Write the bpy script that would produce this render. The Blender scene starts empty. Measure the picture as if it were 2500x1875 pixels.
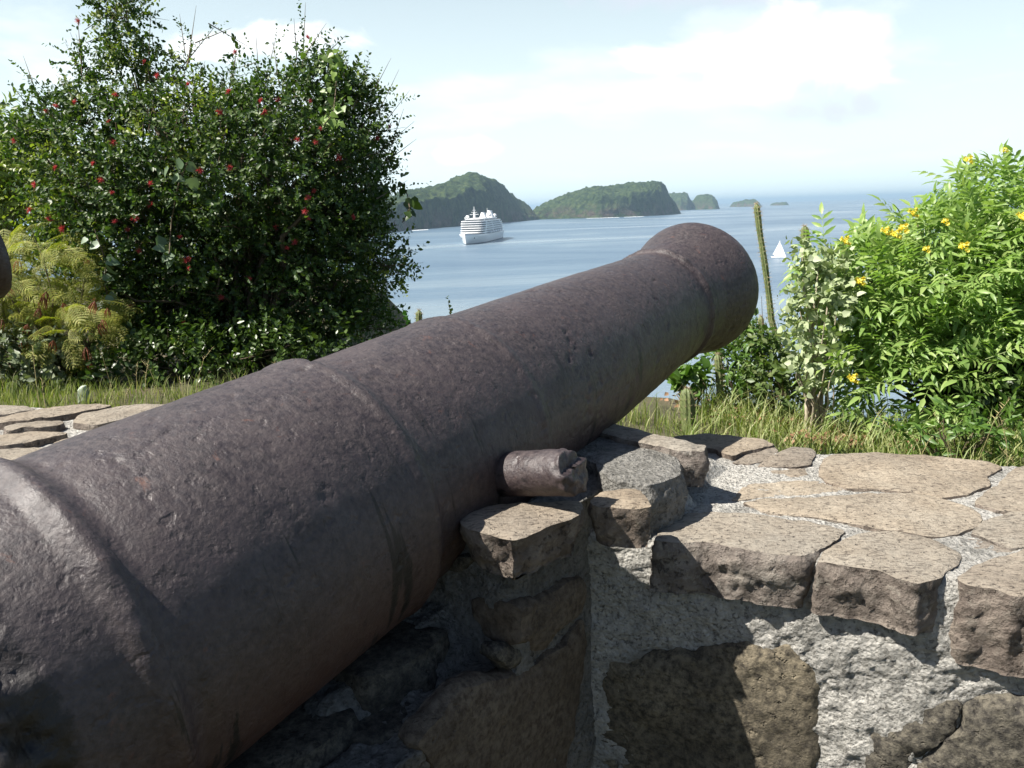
import bpy, math, random
import numpy as np
from mathutils import Matrix, Vector
from mathutils.geometry import delaunay_2d_cdt

random.seed(7)
RS = np.random.RandomState(11)
R = math.radians
scene = bpy.context.scene
COL = scene.collection

# ------------------------------------------------------------------ camera
PITCH, ROLL = R(12.4), R(1.78)
CAM = np.array([0.0, 0.0, 1.6])
FWD = np.array([0, math.cos(PITCH), -math.sin(PITCH)])
_r0 = np.array([1.0, 0, 0]); _u0 = np.array([0, math.sin(PITCH), math.cos(PITCH)])
RGT = math.cos(ROLL) * _r0 - math.sin(ROLL) * _u0
UPV = math.sin(ROLL) * _r0 + math.cos(ROLL) * _u0
cam_d = bpy.data.cameras.new("camera"); cam_o = bpy.data.objects.new("camera", cam_d)
COL.objects.link(cam_o)
cam_d.sensor_width = 36.0; cam_d.lens = 28.0
cam_d.clip_start = 0.05; cam_d.clip_end = 90000.0
cam_o.matrix_world = Matrix(((RGT[0], UPV[0], -FWD[0], CAM[0]), (RGT[1], UPV[1], -FWD[1], CAM[1]),
                             (RGT[2], UPV[2], -FWD[2], CAM[2]), (0, 0, 0, 1)))
scene.camera = cam_o

# ------------------------------------------------------------------ sky, sun, exposure
SUN_AZ, SUN_EL = R(-104.0), R(53.5)          # azimuth clockwise from +Y
SKY_STRENGTH, SUN_STRENGTH, EXPOSURE = 0.05, 5.0, 1.05
world = bpy.data.worlds.new("World"); scene.world = world
world.use_nodes = True
wt = world.node_tree
for n in list(wt.nodes): wt.nodes.remove(n)


def NN(t, typ, **kw):
    n = t.nodes.new(typ)
    for k, v in kw.items():
        if k in n.inputs.keys() if isinstance(k, str) else False:
            n.inputs[k].default_value = v
        else:
            setattr(n, k, v)
    return n


def build_world():
    L = wt.links.new
    out = NN(wt, 'ShaderNodeOutputWorld'); bg = NN(wt, 'ShaderNodeBackground')
    bg.inputs['Strength'].default_value = SKY_STRENGTH
    sky = NN(wt, 'ShaderNodeTexSky'); sky.sky_type = 'NISHITA'; sky.sun_disc = False
    sky.sun_elevation = SUN_EL; sky.sun_rotation = SUN_AZ
    sky.altitude = 30; sky.air_density = 1.0; sky.dust_density = 1.2; sky.ozone_density = 1.0
    tc = NN(wt, 'ShaderNodeTexCoord'); sep = NN(wt, 'ShaderNodeSeparateXYZ')
    L(tc.outputs['Generated'], sep.inputs[0])

    def math_(op, a, b=None, clamp=False):
        m = NN(wt, 'ShaderNodeMath'); m.operation = op; m.use_clamp = clamp
        for i, v in enumerate((a, b)):
            if v is None: continue
            if isinstance(v, (int, float)): m.inputs[i].default_value = v
            else: L(v, m.inputs[i])
        return m.outputs[0]
    den = math_('ADD', math_('MAXIMUM', sep.outputs[2], 0.0), 0.16)
    cx = math_('DIVIDE', sep.outputs[0], den); cy = math_('DIVIDE', sep.outputs[1], den)
    cmb = NN(wt, 'ShaderNodeCombineXYZ'); L(cx, cmb.inputs[0]); L(cy, cmb.inputs[1])
    n1 = NN(wt, 'ShaderNodeTexNoise'); n1.inputs['Scale'].default_value = 0.9
    n1.inputs['Detail'].default_value = 7; n1.inputs['Roughness'].default_value = 0.55
    n1.inputs['Distortion'].default_value = 0.3
    mp = NN(wt, 'ShaderNodeMapping'); mp.inputs['Location'].default_value = (3.1, 1.7, 0.0)
    L(cmb.outputs[0], mp.inputs[0]); L(mp.outputs[0], n1.inputs['Vector'])
    rp = NN(wt, 'ShaderNodeValToRGB'); rp.color_ramp.elements[0].position = 0.50; rp.color_ramp.elements[1].position = 0.74
    L(n1.outputs['Fac'], rp.inputs[0])
    # thin bright veil low in the sky, clear higher up
    veil = NN(wt, 'ShaderNodeMapRange'); veil.inputs[1].default_value = 0.52; veil.inputs[2].default_value = 0.06
    veil.inputs[3].default_value = 0.0; veil.inputs[4].default_value = 0.88
    L(sep.outputs[2], veil.inputs[0])
    ahead = NN(wt, 'ShaderNodeMapRange'); ahead.interpolation_type = 'SMOOTHSTEP'; ahead.inputs[1].default_value = -0.15; ahead.inputs[2].default_value = 0.75
    L(sep.outputs[1], ahead.inputs[0])          # the bright cloud bank stands over the sea
    veil_f = math_('MULTIPLY', veil.outputs[0], ahead.outputs[0])
    m1 = NN(wt, 'ShaderNodeMix'); m1.data_type = 'RGBA'
    L(veil_f, m1.inputs[0]); L(sky.outputs[0], m1.inputs[6]); m1.inputs[7].default_value = (10.6, 12.4, 12.6, 1)
    # clouds: white tops, soft grey bellies
    n2 = NN(wt, 'ShaderNodeTexNoise'); n2.inputs['Scale'].default_value = 1.6; n2.inputs['Detail'].default_value = 4
    L(mp.outputs[0], n2.inputs['Vector'])
    rp2 = NN(wt, 'ShaderNodeValToRGB'); rp2.color_ramp.elements[0].position = 0.40; rp2.color_ramp.elements[1].position = 0.60
    rp2.color_ramp.elements[0].color = (11.0, 11.8, 12.6, 1); rp2.color_ramp.elements[1].color = (14.2, 14.4, 14.4, 1)
    L(n2.outputs['Fac'], rp2.inputs[0])
    fade = NN(wt, 'ShaderNodeMapRange'); fade.inputs[1].default_value = 0.55; fade.inputs[2].default_value = 0.25
    fade.inputs[3].default_value = 0.12; fade.inputs[4].default_value = 0.85
    L(sep.outputs[2], fade.inputs[0])
    lowf = NN(wt, 'ShaderNodeMapRange'); lowf.inputs[1].default_value = 0.02; lowf.inputs[2].default_value = 0.12
    L(sep.outputs[2], lowf.inputs[0])
    cf = math_('MULTIPLY', math_('MULTIPLY', math_('MULTIPLY', rp.outputs[0], fade.outputs[0]), lowf.outputs[0]), ahead.outputs[0])
    m2 = NN(wt, 'ShaderNodeMix'); m2.data_type = 'RGBA'
    L(cf, m2.inputs[0]); L(m1.outputs[2], m2.inputs[6]); L(rp2.outputs[0], m2.inputs[7])
    # separate cloud banks over the sea: bright heads, grey bellies
    u_ = math_('DIVIDE', sep.outputs[0], math_('MAXIMUM', sep.outputs[1], 0.05)); w_ = math_('DIVIDE', sep.outputs[2], math_('MAXIMUM', sep.outputs[1], 0.05))
    cb = NN(wt, 'ShaderNodeCombineXYZ'); L(u_, cb.inputs[0]); L(math_('MULTIPLY', w_, 1.7), cb.inputs[1])
    nz = NN(wt, 'ShaderNodeTexNoise'); nz.inputs['Scale'].default_value = 11; nz.inputs['Detail'].default_value = 6; nz.inputs['Roughness'].default_value = 0.55; nz.inputs['Distortion'].default_value = 0.5
    L(cb.outputs[0], nz.inputs['Vector']); nf = nz.outputs['Fac']; col = m2.outputs[2]

    def bank(u0, w0, ru, rw, colr, amount, soft=0.5):
        nonlocal col
        du = math_('DIVIDE', math_('SUBTRACT', u_, u0), ru); dw = math_('DIVIDE', math_('SUBTRACT', w_, w0), rw)
        r2 = math_('ADD', math_('MULTIPLY', du, du), math_('MULTIPLY', dw, dw))
        f = math_('SUBTRACT', math_('MULTIPLY', math_('SUBTRACT', nf, 0.5), 3.2), math_('SUBTRACT', r2, 0.75))
        mr = NN(wt, 'ShaderNodeMapRange'); mr.interpolation_type = 'SMOOTHSTEP'; mr.inputs[1].default_value = -soft * 0.2; mr.inputs[2].default_value = soft
        mr.inputs[4].default_value = amount; L(f, mr.inputs[0]); mx = NN(wt, 'ShaderNodeMix'); mx.data_type = 'RGBA'
        L(mr.outputs[0], mx.inputs[0]); L(col, mx.inputs[6]); mx.inputs[7].default_value = colr + (1,); col = mx.outputs[2]
    bank(0.24, 0.245, 0.20, 0.035, (7.9, 8.4, 9.6), 0.75, 0.9)
    bank(0.36, 0.165, 0.14, 0.065, (14.6, 14.6, 14.6), 0.85, 0.9)
    bank(0.24, 0.175, 0.10, 0.030, (14.6, 14.6, 14.6), 0.9, 0.6)
    bank(0.41, 0.108, 0.115, 0.026, (8.3, 8.9, 9.7), 0.9, 1.0)
    bank(-0.05, 0.07, 0.05, 0.022, (14.4, 14.4, 14.4), 0.8, 0.7)
    bank(-0.28, 0.20, 0.12, 0.03, (14.4, 14.4, 14.4), 0.8, 0.7)
    L(col, bg.inputs['Color']); L(bg.outputs[0], out.inputs[0])


build_world()
sun_d = bpy.data.lights.new("sun", 'SUN'); sun_o = bpy.data.objects.new("sun", sun_d); COL.objects.link(sun_o)
sun_d.energy = SUN_STRENGTH; sun_d.angle = R(0.53); sun_d.color = (1.0, 0.945, 0.86)
_s = Vector((math.sin(SUN_AZ) * math.cos(SUN_EL), math.cos(SUN_AZ) * math.cos(SUN_EL), math.sin(SUN_EL)))
sun_o.rotation_euler = _s.to_track_quat('Z', 'Y').to_euler()
sun_o.location = (-10, -4, 14)
vs = scene.view_settings
vs.view_transform = 'Standard'; vs.look = 'None'; vs.exposure = EXPOSURE; vs.gamma = 1.0
vs.use_curve_mapping = False
cy_ = scene.cycles
cy_.max_bounces = 6; cy_.diffuse_bounces = 3; cy_.glossy_bounces = 2; cy_.transmission_bounces = 3
cy_.volume_bounces = 0; cy_.transparent_max_bounces = 6
cy_.caustics_reflective = False; cy_.caustics_refractive = False
cy_.use_denoising = True

# ------------------------------------------------------------------ geometry helpers
SRC = 2500 / 2212.0        # traced pixels are in a 2212-wide view of the photo
FPX = 1944.4


def ray(q):
    x, y = q[0] * SRC, q[1] * SRC
    return FWD + (x - 1250) / FPX * RGT - (y - 937.5) / FPX * UPV


def onz(q, z):
    d = ray(q); return CAM + d * ((z - CAM[2]) / d[2])


def onplane(q, p0, n):
    d = ray(q); return CAM + d * (((p0 - CAM) @ n) / (d @ n))


def at(x, y, depth):
    return CAM + ray((x, y)) * depth


def topx(P):
    P = np.atleast_2d(P) - CAM; z = P @ FWD
    return (1250 + FPX * (P @ RGT) / z) / SRC, (937.5 - FPX * (P @ UPV) / z) / SRC, z


_PERM = np.random.RandomState(3).rand(4096)


def vnoise(p):
    """smooth value noise, p (n,3) -> (n,) in -1..1"""
    p = np.asarray(p, float); i = np.floor(p).astype(np.int64); f = p - i
    f = f * f * f * (f * (f * 6 - 15) + 10)
    out = 0
    for dx in (0, 1):
        for dy in (0, 1):
            for dz in (0, 1):
                h = ((i[:, 0] + dx) * 73856093 ^ (i[:, 1] + dy) * 19349663 ^ (i[:, 2] + dz) * 83492791) & 0xFFFFFF
                h = (h * 2654435761 & 0xFFFFFFFF) >> 7
                v = _PERM[h & 4095]
                w = (f[:, 0] if dx else 1 - f[:, 0]) * (f[:, 1] if dy else 1 - f[:, 1]) * (f[:, 2] if dz else 1 - f[:, 2])
                out = out + v * w
    return out * 2 - 1


def fbm(p, freq, octv=4, rough=0.5):
    p = np.asarray(p, float) * freq; a = 1.0; s = 0; t = 0
    for k in range(octv):
        s = s + a * vnoise(p + 17.3 * k); t += a; a *= rough; p = p * 2.03
    return s / t


def mesh_data(name, V, F, mats, smooth=True, midx=None):
    """F: list of (n,k) int arrays or list of tuples"""
    me = bpy.data.meshes.new(name)
    V = np.asarray(V, np.float32)
    if isinstance(F, np.ndarray): F = [F]
    if F and not isinstance(F[0], np.ndarray):
        loops = np.array([i for f in F for i in f], np.int32)
        tot = np.array([len(f) for f in F], np.int32)
    else:
        loops = np.concatenate([f.ravel() for f in F]).astype(np.int32)
        tot = np.concatenate([np.full(len(f), f.shape[1], np.int32) for f in F])
    st = np.concatenate([[0], np.cumsum(tot)[:-1]]).astype(np.int32)
    me.vertices.add(len(V)); me.vertices.foreach_set('co', V.ravel())
    me.loops.add(len(loops)); me.loops.foreach_set('vertex_index', loops)
    me.polygons.add(len(tot)); me.polygons.foreach_set('loop_start', st); me.polygons.foreach_set('loop_total', tot)
    if midx is not None: me.polygons.foreach_set('material_index', np.asarray(midx, np.int32))
    me.polygons.foreach_set('use_smooth', np.full(len(tot), bool(smooth)))
    me.update(calc_edges=True); me.validate()
    for m in (mats if isinstance(mats, (list, tuple)) else [mats]): me.materials.append(m)
    return me


def tag(o, label=None, cat=None, group=None, kind=None):
    if label: o['label'] = label
    if cat: o['category'] = cat
    if group: o['group'] = group
    if kind: o['kind'] = kind
    return o


def link(name, me, parent=None, loc=None):
    o = bpy.data.objects.new(name, me); COL.objects.link(o)
    if parent is not None: o.parent = parent
    if loc is not None: o.location = loc
    return o


def empty(name, loc, label, cat, group=None):
    o = bpy.data.objects.new(name, None); COL.objects.link(o); o.location = tuple(loc)
    o.empty_display_size = 0.2
    return tag(o, label, cat, group)


def part(name, V, F, mats, parent, smooth=True, midx=None):
    """vertices given in world space; stored relative to the (unrotated) parent's origin"""
    off = np.zeros(3); q = parent
    while q is not None:
        off = off + np.array(q.location); q = q.parent
    return link(name, mesh_data(name, np.asarray(V, float) - off, F, mats, smooth, midx), parent)


def copy_tree(o, parent=None):
    c = o.copy(); COL.objects.link(c); c.parent = parent
    for ch in list(o.children): copy_tree(ch, c)
    return c


class MB:
    """collects pieces of geometry that form ONE part"""
    def __init__(s): s.V = []; s.F = {}; s.n = 0

    def add(s, V, *Fs):
        V = np.asarray(V, float)
        for F in Fs:
            F = np.asarray(F, int)
            s.F.setdefault(F.shape[1], []).append(F + s.n)
        s.V.append(V); s.n += len(V)

    def get(s): return np.concatenate(s.V), [np.concatenate(f) for f in s.F.values()]

    def part(s, name, mat, parent, smooth=True):
        V, F = s.get(); return part(name, V, F, mat, parent, smooth)

    def obj(s, name, mat, smooth=True):
        V, F = s.get(); return link(name, mesh_data(name, V, F, mat, smooth))

    def tube(s, pts, rad, seg=6, cap=True):
        pts = np.asarray(pts, float); n = len(pts); rad = np.broadcast_to(np.asarray(rad, float), (n,))
        tg = np.gradient(pts, axis=0); tg /= np.linalg.norm(tg, axis=1)[:, None] + 1e-12
        ref = np.array([0.31, 0.17, 0.94]) if abs(tg[0] @ np.array([0.31, 0.17, 0.94])) < 0.9 else np.array([1.0, 0, 0])
        a = np.cross(tg, ref); a /= np.linalg.norm(a, axis=1)[:, None] + 1e-12
        b = np.cross(tg, a)
        th = np.arange(seg) / seg * 2 * math.pi
        V = pts[:, None] + rad[:, None, None] * (np.cos(th)[None, :, None] * a[:, None] + np.sin(th)[None, :, None] * b[:, None])
        i = np.arange(n - 1)[:, None] * seg; j = np.arange(seg)[None]; k = (j + 1) % seg
        Q = np.stack([i + j, i + k, i + seg + k, i + seg + j], -1).reshape(-1, 4)
        V = V.reshape(-1, 3)
        if cap:
            V = np.concatenate([V, pts[:1], pts[-1:]])
            T = [(n * seg, (q + 1) % seg, q) for q in range(seg)] + [(n * seg + 1, (n - 1) * seg + q, (n - 1) * seg + (q + 1) % seg) for q in range(seg)]
            s.add(V, Q, np.array(T))
        else: s.add(V, Q)

    def box(s, c, d, M=None):
        c = np.asarray(c, float); d = np.asarray(d, float) / 2
        V = np.array([(x, y, z) for x in (-1, 1) for y in (-1, 1) for z in (-1, 1)], float) * d + c
        if M is not None: V = V @ np.asarray(M).T
        s.add(V, np.array([(0, 1, 3, 2), (4, 6, 7, 5), (0, 4, 5, 1), (2, 3, 7, 6), (0, 2, 6, 4), (1, 5, 7, 3)]))

    def lathe(s, prof, seg=24, origin=(0, 0, 0), ax=2):
        prof = np.asarray(prof, float); th = np.arange(seg) / seg * 2 * math.pi; n = len(prof)
        V = np.zeros((n, seg, 3)); o = [i for i in range(3) if i != ax]
        V[:, :, o[0]] = prof[:, 1:2] * np.cos(th); V[:, :, o[1]] = prof[:, 1:2] * np.sin(th); V[:, :, ax] = prof[:, :1]
        i = np.arange(n - 1)[:, None] * seg; j = np.arange(seg)[None]; k = (j + 1) % seg
        Q = np.stack([i + j, i + k, i + seg + k, i + seg + j], -1).reshape(-1, 4)
        s.add(V.reshape(-1, 3) + np.asarray(origin), Q)


def scatter(TV, TF, pos, fwd, nrm, scale):
    """copies of a leaf template (x: width, y: length, z: normal) into one vertex/face array"""
    pos = np.asarray(pos, float); n = len(pos)
    f = fwd / (np.linalg.norm(fwd, axis=1)[:, None] + 1e-9)
    s = np.cross(f, nrm); s /= np.linalg.norm(s, axis=1)[:, None] + 1e-9
    u = np.cross(s, f)
    scale = np.broadcast_to(np.asarray(scale, float), (n,))
    V = (TV[None, :, 0, None] * s[:, None] + TV[None, :, 1, None] * f[:, None] + TV[None, :, 2, None] * u[:, None]) * scale[:, None, None] + pos[:, None]
    nv = len(TV)
    return V.reshape(-1, 3), (TF[None] + (np.arange(n) * nv)[:, None, None]).reshape(-1, TF.shape[1])


def unit(v):
    v = np.asarray(v, float); return v / (np.linalg.norm(v, axis=-1, keepdims=True) + 1e-12)


# ------------------------------------------------------------------ materials
def new_mat(name):
    m = bpy.data.materials.new(name); m.use_nodes = True
    t = m.node_tree
    for n in list(t.nodes): t.nodes.remove(n)
    out = t.nodes.new('ShaderNodeOutputMaterial'); b = t.nodes.new('ShaderNodeBsdfPrincipled')
    t.links.new(b.outputs[0], out.inputs[0])
    return m, t, b, out


def coords(t, kind='Object', scale=(1, 1, 1)):
    tc = t.nodes.new('ShaderNodeTexCoord'); mp = t.nodes.new('ShaderNodeMapping')
    mp.inputs['Scale'].default_value = scale
    t.links.new(tc.outputs[kind], mp.inputs[0]); return mp.outputs[0]


def noise(t, vec, scale, detail=4, rough=0.55, dist=0.0):
    n = t.nodes.new('ShaderNodeTexNoise'); n.inputs['Scale'].default_value = scale
    n.inputs['Detail'].default_value = detail; n.inputs['Roughness'].default_value = rough; n.inputs['Distortion'].default_value = dist
    t.links.new(vec, n.inputs['Vector']); return n.outputs['Fac']


def voro(t, vec, scale, feature='SMOOTH_F1'):
    n = t.nodes.new('ShaderNodeTexVoronoi'); n.feature = feature; n.inputs['Scale'].default_value = scale
    t.links.new(vec, n.inputs['Vector']); return n.outputs['Distance']


def ramp(t, fac, stops):
    r = t.nodes.new('ShaderNodeValToRGB'); e = r.color_ramp.elements
    while len(e) < len(stops): e.new(0.5)
    for k, (p, c) in zip(e, stops):
        k.position = p; k.color = tuple(c) + (1,) if len(c) == 3 else c
    t.links.new(fac, r.inputs[0]); return r.outputs[0]


def mixc(t, fac, a, b, mode='MIX'):
    m = t.nodes.new('ShaderNodeMix'); m.data_type = 'RGBA'; m.blend_type = mode
    for i, v in ((0, fac), (6, a), (7, b)):
        if hasattr(v, 'links') or hasattr(v, 'is_linked'): t.links.new(v, m.inputs[i])
        else: m.inputs[i].default_value = v if isinstance(v, (int, float)) else tuple(v) + (1,)
    return m.outputs[2]


def mth(t, op, a, b=0.5, clamp=False):
    m = t.nodes.new('ShaderNodeMath'); m.operation = op; m.use_clamp = clamp
    for i, v in enumerate((a, b)):
        if isinstance(v, (int, float)): m.inputs[i].default_value = v
        else: t.links.new(v, m.inputs[i])
    return m.outputs[0]


def bump(t, b, height, dist, strength=1.0, prev=None):
    n = t.nodes.new('ShaderNodeBump'); n.inputs['Distance'].default_value = dist; n.inputs['Strength'].default_value = strength
    t.links.new(height, n.inputs['Height'])
    if prev is not None: t.links.new(prev, n.inputs['Normal'])
    t.links.new(n.outputs[0], b.inputs['Normal']); return n.outputs[0]


def plain(name, col, rough=0.5, metallic=0.0, var=0.12, scale=3.0):
    m, t, b, o = new_mat(name)
    v = coords(t); n = noise(t, v, scale, 4)
    lo = tuple(c * (1 - var) for c in col); hi = tuple(min(1, c * (1 + var)) for c in col)
    t.links.new(ramp(t, n, [(0.3, lo), (0.7, hi)]), b.inputs['Base Color'])
    b.inputs['Roughness'].default_value = rough; b.inputs['Metallic'].default_value = metallic
    return m


def leafmat(name, cols, rough=0.42, trans=0.32, tint=(1.0, 1.15, 0.45), spec=0.5):
    """leaf colours vary from leaf to leaf; light passes through the blades"""
    m, t, b, out = new_mat(name)
    g = t.nodes.new('ShaderNodeNewGeometry')
    k = len(cols)
    c = ramp(t, g.outputs['Random Per Island'], [(i / max(1, k - 1), cc) for i, cc in enumerate(cols)])
    v = coords(t); n = noise(t, v, 2.2, 3)
    c = mixc(t, mth(t, 'MULTIPLY', n, 0.5), c, tuple(np.array(cols[-1]) * 0.9))
    t.links.new(c, b.inputs['Base Color'])
    b.inputs['Roughness'].default_value = rough
    b.inputs['Specular IOR Level'].default_value = spec
    tr = t.nodes.new('ShaderNodeBsdfTranslucent'); t.links.new(mixc(t, 1.0, c, tint, 'MULTIPLY'), tr.inputs[0])
    mx = t.nodes.new('ShaderNodeMixShader'); mx.inputs[0].default_value = trans
    t.links.new(b.outputs[0], mx.inputs[1]); t.links.new(tr.outputs[0], mx.inputs[2]); t.links.new(mx.outputs[0], out.inputs[0])
    return m


def mat_iron():
    m, t, b, o = new_mat('pitted rusty iron')
    v = coords(t)
    base = ramp(t, noise(t, v, 7, 8, 0.62), [(0.30, (0.0150, 0.0115, 0.0140)), (0.50, (0.0285, 0.0220, 0.0255)), (0.70, (0.051, 0.038, 0.040))])
    fine = noise(t, v, 95, 5, 0.6)
    base = mixc(t, ramp(t, fine, [(0.35, (0, 0, 0)), (0.7, (1, 1, 1))]), base, (0.070, 0.055, 0.054))
    rust = ramp(t, noise(t, v, 21, 7, 0.7, 0.6), [(0.63, (0, 0, 0)), (0.74, (1, 1, 1))])
    base = mixc(t, mth(t, 'MULTIPLY', rust, 0.6), base, (0.16, 0.062, 0.036))
    # warm rust film low on the flanks (a real stain, fixed to the iron)
    sp = t.nodes.new('ShaderNodeSeparateXYZ'); t.links.new(v, sp.inputs[0])
    low = t.nodes.new('ShaderNodeMapRange'); low.inputs[1].default_value = -0.02; low.inputs[2].default_value = -0.22
    t.links.new(sp.outputs[2], low.inputs[0])
    base = mixc(t, mth(t, 'MULTIPLY', low.outputs[0], mth(t, 'MULTIPLY', noise(t, v, 5, 5), 1.3)), base, (0.066, 0.028, 0.019))
    # black run-off streaks down the flanks
    vs_ = coords(t, 'Object', (5.0, 26.0, 2.6))
    st = ramp(t, noise(t, vs_, 1.0, 6, 0.65, 0.4), [(0.600, (0, 0, 0)), (0.630, (1, 1, 1))])
    flank = t.nodes.new('ShaderNodeMapRange'); flank.inputs[1].default_value = 0.16; flank.inputs[2].default_value = 0.04
    t.links.new(sp.outputs[2], flank.inputs[0])
    base = mixc(t, mth(t, 'MULTIPLY', st, flank.outputs[0]), base, (0.006, 0.005, 0.005))
    # black flaking crust round the breech groove, bare brown rust behind it
    def yband(a0, a1):
        r_ = t.nodes.new('ShaderNodeMapRange'); r_.inputs[1].default_value = a0; r_.inputs[2].default_value = a1; t.links.new(mth(t, 'ADD', sp.outputs[1], mth(t, 'MULTIPLY', mth(t, 'SUBTRACT', noise(t, v, 16, 6, 0.7), 0.5), 0.09)), r_.inputs[0]); return r_.outputs[0]
    base = mixc(t, mth(t, 'MULTIPLY', mth(t, 'MULTIPLY', yband(-1.0, -1.006), 0.8), ramp(t, noise(t, v, 24, 6, 0.7), [(0.35, (0.3,) * 3), (0.6, (1,) * 3)])), base, (0.21, 0.15, 0.11))
    crust = mth(t, 'MULTIPLY', mth(t, 'MULTIPLY', yband(-0.940, -0.950), yband(-1.004, -0.994)), flank.outputs[0])
    base = mixc(t, crust, base, (0.006, 0.005, 0.005))
    spk = ramp(t, noise(t, v, 70, 3, 0.6), [(0.64, (0, 0, 0)), (0.70, (1, 1, 1))])
    base = mixc(t, mth(t, 'MULTIPLY', spk, 0.7), base, (0.010, 0.008, 0.008))
    t.links.new(base, b.inputs['Base Color'])
    pit = ramp(t, noise(t, v, 38, 3, 0.5), [(0.60, (0, 0, 0)), (0.72, (1, 1, 1))])
    h = mth(t, 'ADD', mth(t, 'MULTIPLY', noise(t, v, 120, 7, 0.68), 1.0), mth(t, 'MULTIPLY', voro(t, v, 190), 0.35))
    h = mth(t, 'SUBTRACT', h, mth(t, 'MULTIPLY', pit, 0.8))
    h = mth(t, 'ADD', h, mth(t, 'MULTIPLY', noise(t, v, 230, 3, 0.6), 0.25))
    bump(t, b, h, 0.0021, 0.75)
    rr = ramp(t, noise(t, v, 30, 4), [(0.3, (0.42,) * 3), (0.7, (0.62,) * 3)])
    t.links.new(rr, b.inputs['Roughness'])
    b.inputs['Specular IOR Level'].default_value = 0.6
    return m


def mat_stone_top():
    m, t, b, o = new_mat('weathered cap stone')
    v = coords(t)
    c = ramp(t, noise(t, v, 9, 7, 0.6), [(0.3, (0.235, 0.200, 0.158)), (0.5, (0.325, 0.283, 0.228)), (0.72, (0.385, 0.345, 0.285))])
    c = mixc(t, ramp(t, noise(t, v, 3.1, 5, 0.6), [(0.45, (0, 0, 0)), (0.7, (0.6, 0.6, 0.6))]), c, (0.275, 0.260, 0.230))
    vg = coords(t, 'Object', (60, 190, 100))
    c = mixc(t, ramp(t, noise(t, vg, 1.0, 5, 0.7), [(0.33, (0.85,) * 3), (0.50, (0, 0, 0))]), c, (0.065, 0.052, 0.043))
    sp = ramp(t, noise(t, v, 120, 2), [(0.62, (0, 0, 0)), (0.72, (1, 1, 1))])
    c = mixc(t, mth(t, 'MULTIPLY', sp, 0.5), c, (0.055, 0.045, 0.04))
    li = ramp(t, noise(t, v, 17, 7, 0.7), [(0.62, (0, 0, 0)), (0.72, (1, 1, 1))])
    c = mixc(t, mth(t, 'MULTIPLY', li, 0.35), c, (0.36, 0.34, 0.30))
    oi = t.nodes.new('ShaderNodeObjectInfo'); rv = ramp(t, oi.outputs['Random'], [(0.0, (0.80, 0.79, 0.80)), (0.35, (1.06, 1.0, 0.92)), (0.7, (0.94, 0.96, 0.98)), (1.0, (1.12, 1.08, 1.02))])
    c = mixc(t, 1.0, c, rv, 'MULTIPLY')
    t.links.new(c, b.inputs['Base Color'])
    h = mth(t, 'ADD', noise(t, v, 45, 8, 0.68), mth(t, 'MULTIPLY', noise(t, vg, 1.0, 5, 0.7), 0.5))
    h = mth(t, 'SUBTRACT', h, mth(t, 'MULTIPLY', sp, 0.35))
    bump(t, b, h, 0.010, 1.0); b.inputs['Roughness'].default_value = 0.88; b.inputs['Specular IOR Level'].default_value = 0.25
    return m


def mat_stone_side():
    m, t, b, o = new_mat('broken cap stone face')
    v = coords(t)
    c = ramp(t, noise(t, v, 16, 8, 0.65), [(0.28, (0.10, 0.083, 0.072)), (0.5, (0.215, 0.183, 0.158)), (0.72, (0.35, 0.31, 0.265))])
    li = ramp(t, noise(t, v, 34, 8, 0.78), [(0.53, (0, 0, 0)), (0.62, (1, 1, 1))])
    c = mixc(t, mth(t, 'MULTIPLY', li, 0.65), c, (0.36, 0.33, 0.285))
    dkp = ramp(t, noise(t, v, 62, 5, 0.7), [(0.57, (0, 0, 0)), (0.64, (1, 1, 1))])
    c = mixc(t, mth(t, 'MULTIPLY', dkp, 0.45), c, (0.06, 0.049, 0.043))
    oi = t.nodes.new('ShaderNodeObjectInfo'); rv = ramp(t, oi.outputs['Random'], [(0.0, (0.80, 0.79, 0.80)), (0.35, (1.06, 1.0, 0.92)), (0.7, (0.94, 0.96, 0.98)), (1.0, (1.12, 1.08, 1.02))])
    c = mixc(t, 1.0, c, rv, 'MULTIPLY')
    t.links.new(c, b.inputs['Base Color'])
    h = mth(t, 'ADD', noise(t, v, 32, 9, 0.68), mth(t, 'MULTIPLY', voro(t, v, 34, 'F1'), 0.35))
    bump(t, b, mth(t, 'SUBTRACT', h, mth(t, 'MULTIPLY', dkp, 0.35)), 0.024, 1.0); b.inputs['Roughness'].default_value = 0.9; b.inputs['Specular IOR Level'].default_value = 0.25
    return m


def mat_facing(name, dark, light, thr=0.5):
    m, t, b, o = new_mat(name)
    v = coords(t)
    c = ramp(t, noise(t, v, 70, 9, 0.72), [(thr - 0.12, dark), (thr + 0.10, light)])
    big = ramp(t, noise(t, v, 7, 5, 0.6), [(0.35, (0, 0, 0)), (0.65, (1, 1, 1))])
    c = mixc(t, mth(t, 'MULTIPLY', big, 0.55), c, dark)
    t.links.new(c, b.inputs['Base Color'])
    pit = ramp(t, noise(t, v, 60, 2), [(0.64, (0, 0, 0)), (0.72, (1, 1, 1))])
    h = mth(t, 'SUBTRACT', noise(t, v, 55, 9, 0.7), mth(t, 'MULTIPLY', pit, 0.5))
    bump(t, b, h, 0.008, 1.0); b.inputs['Roughness'].default_value = 0.92; b.inputs['Specular IOR Level'].default_value = 0.2
    return m


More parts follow.
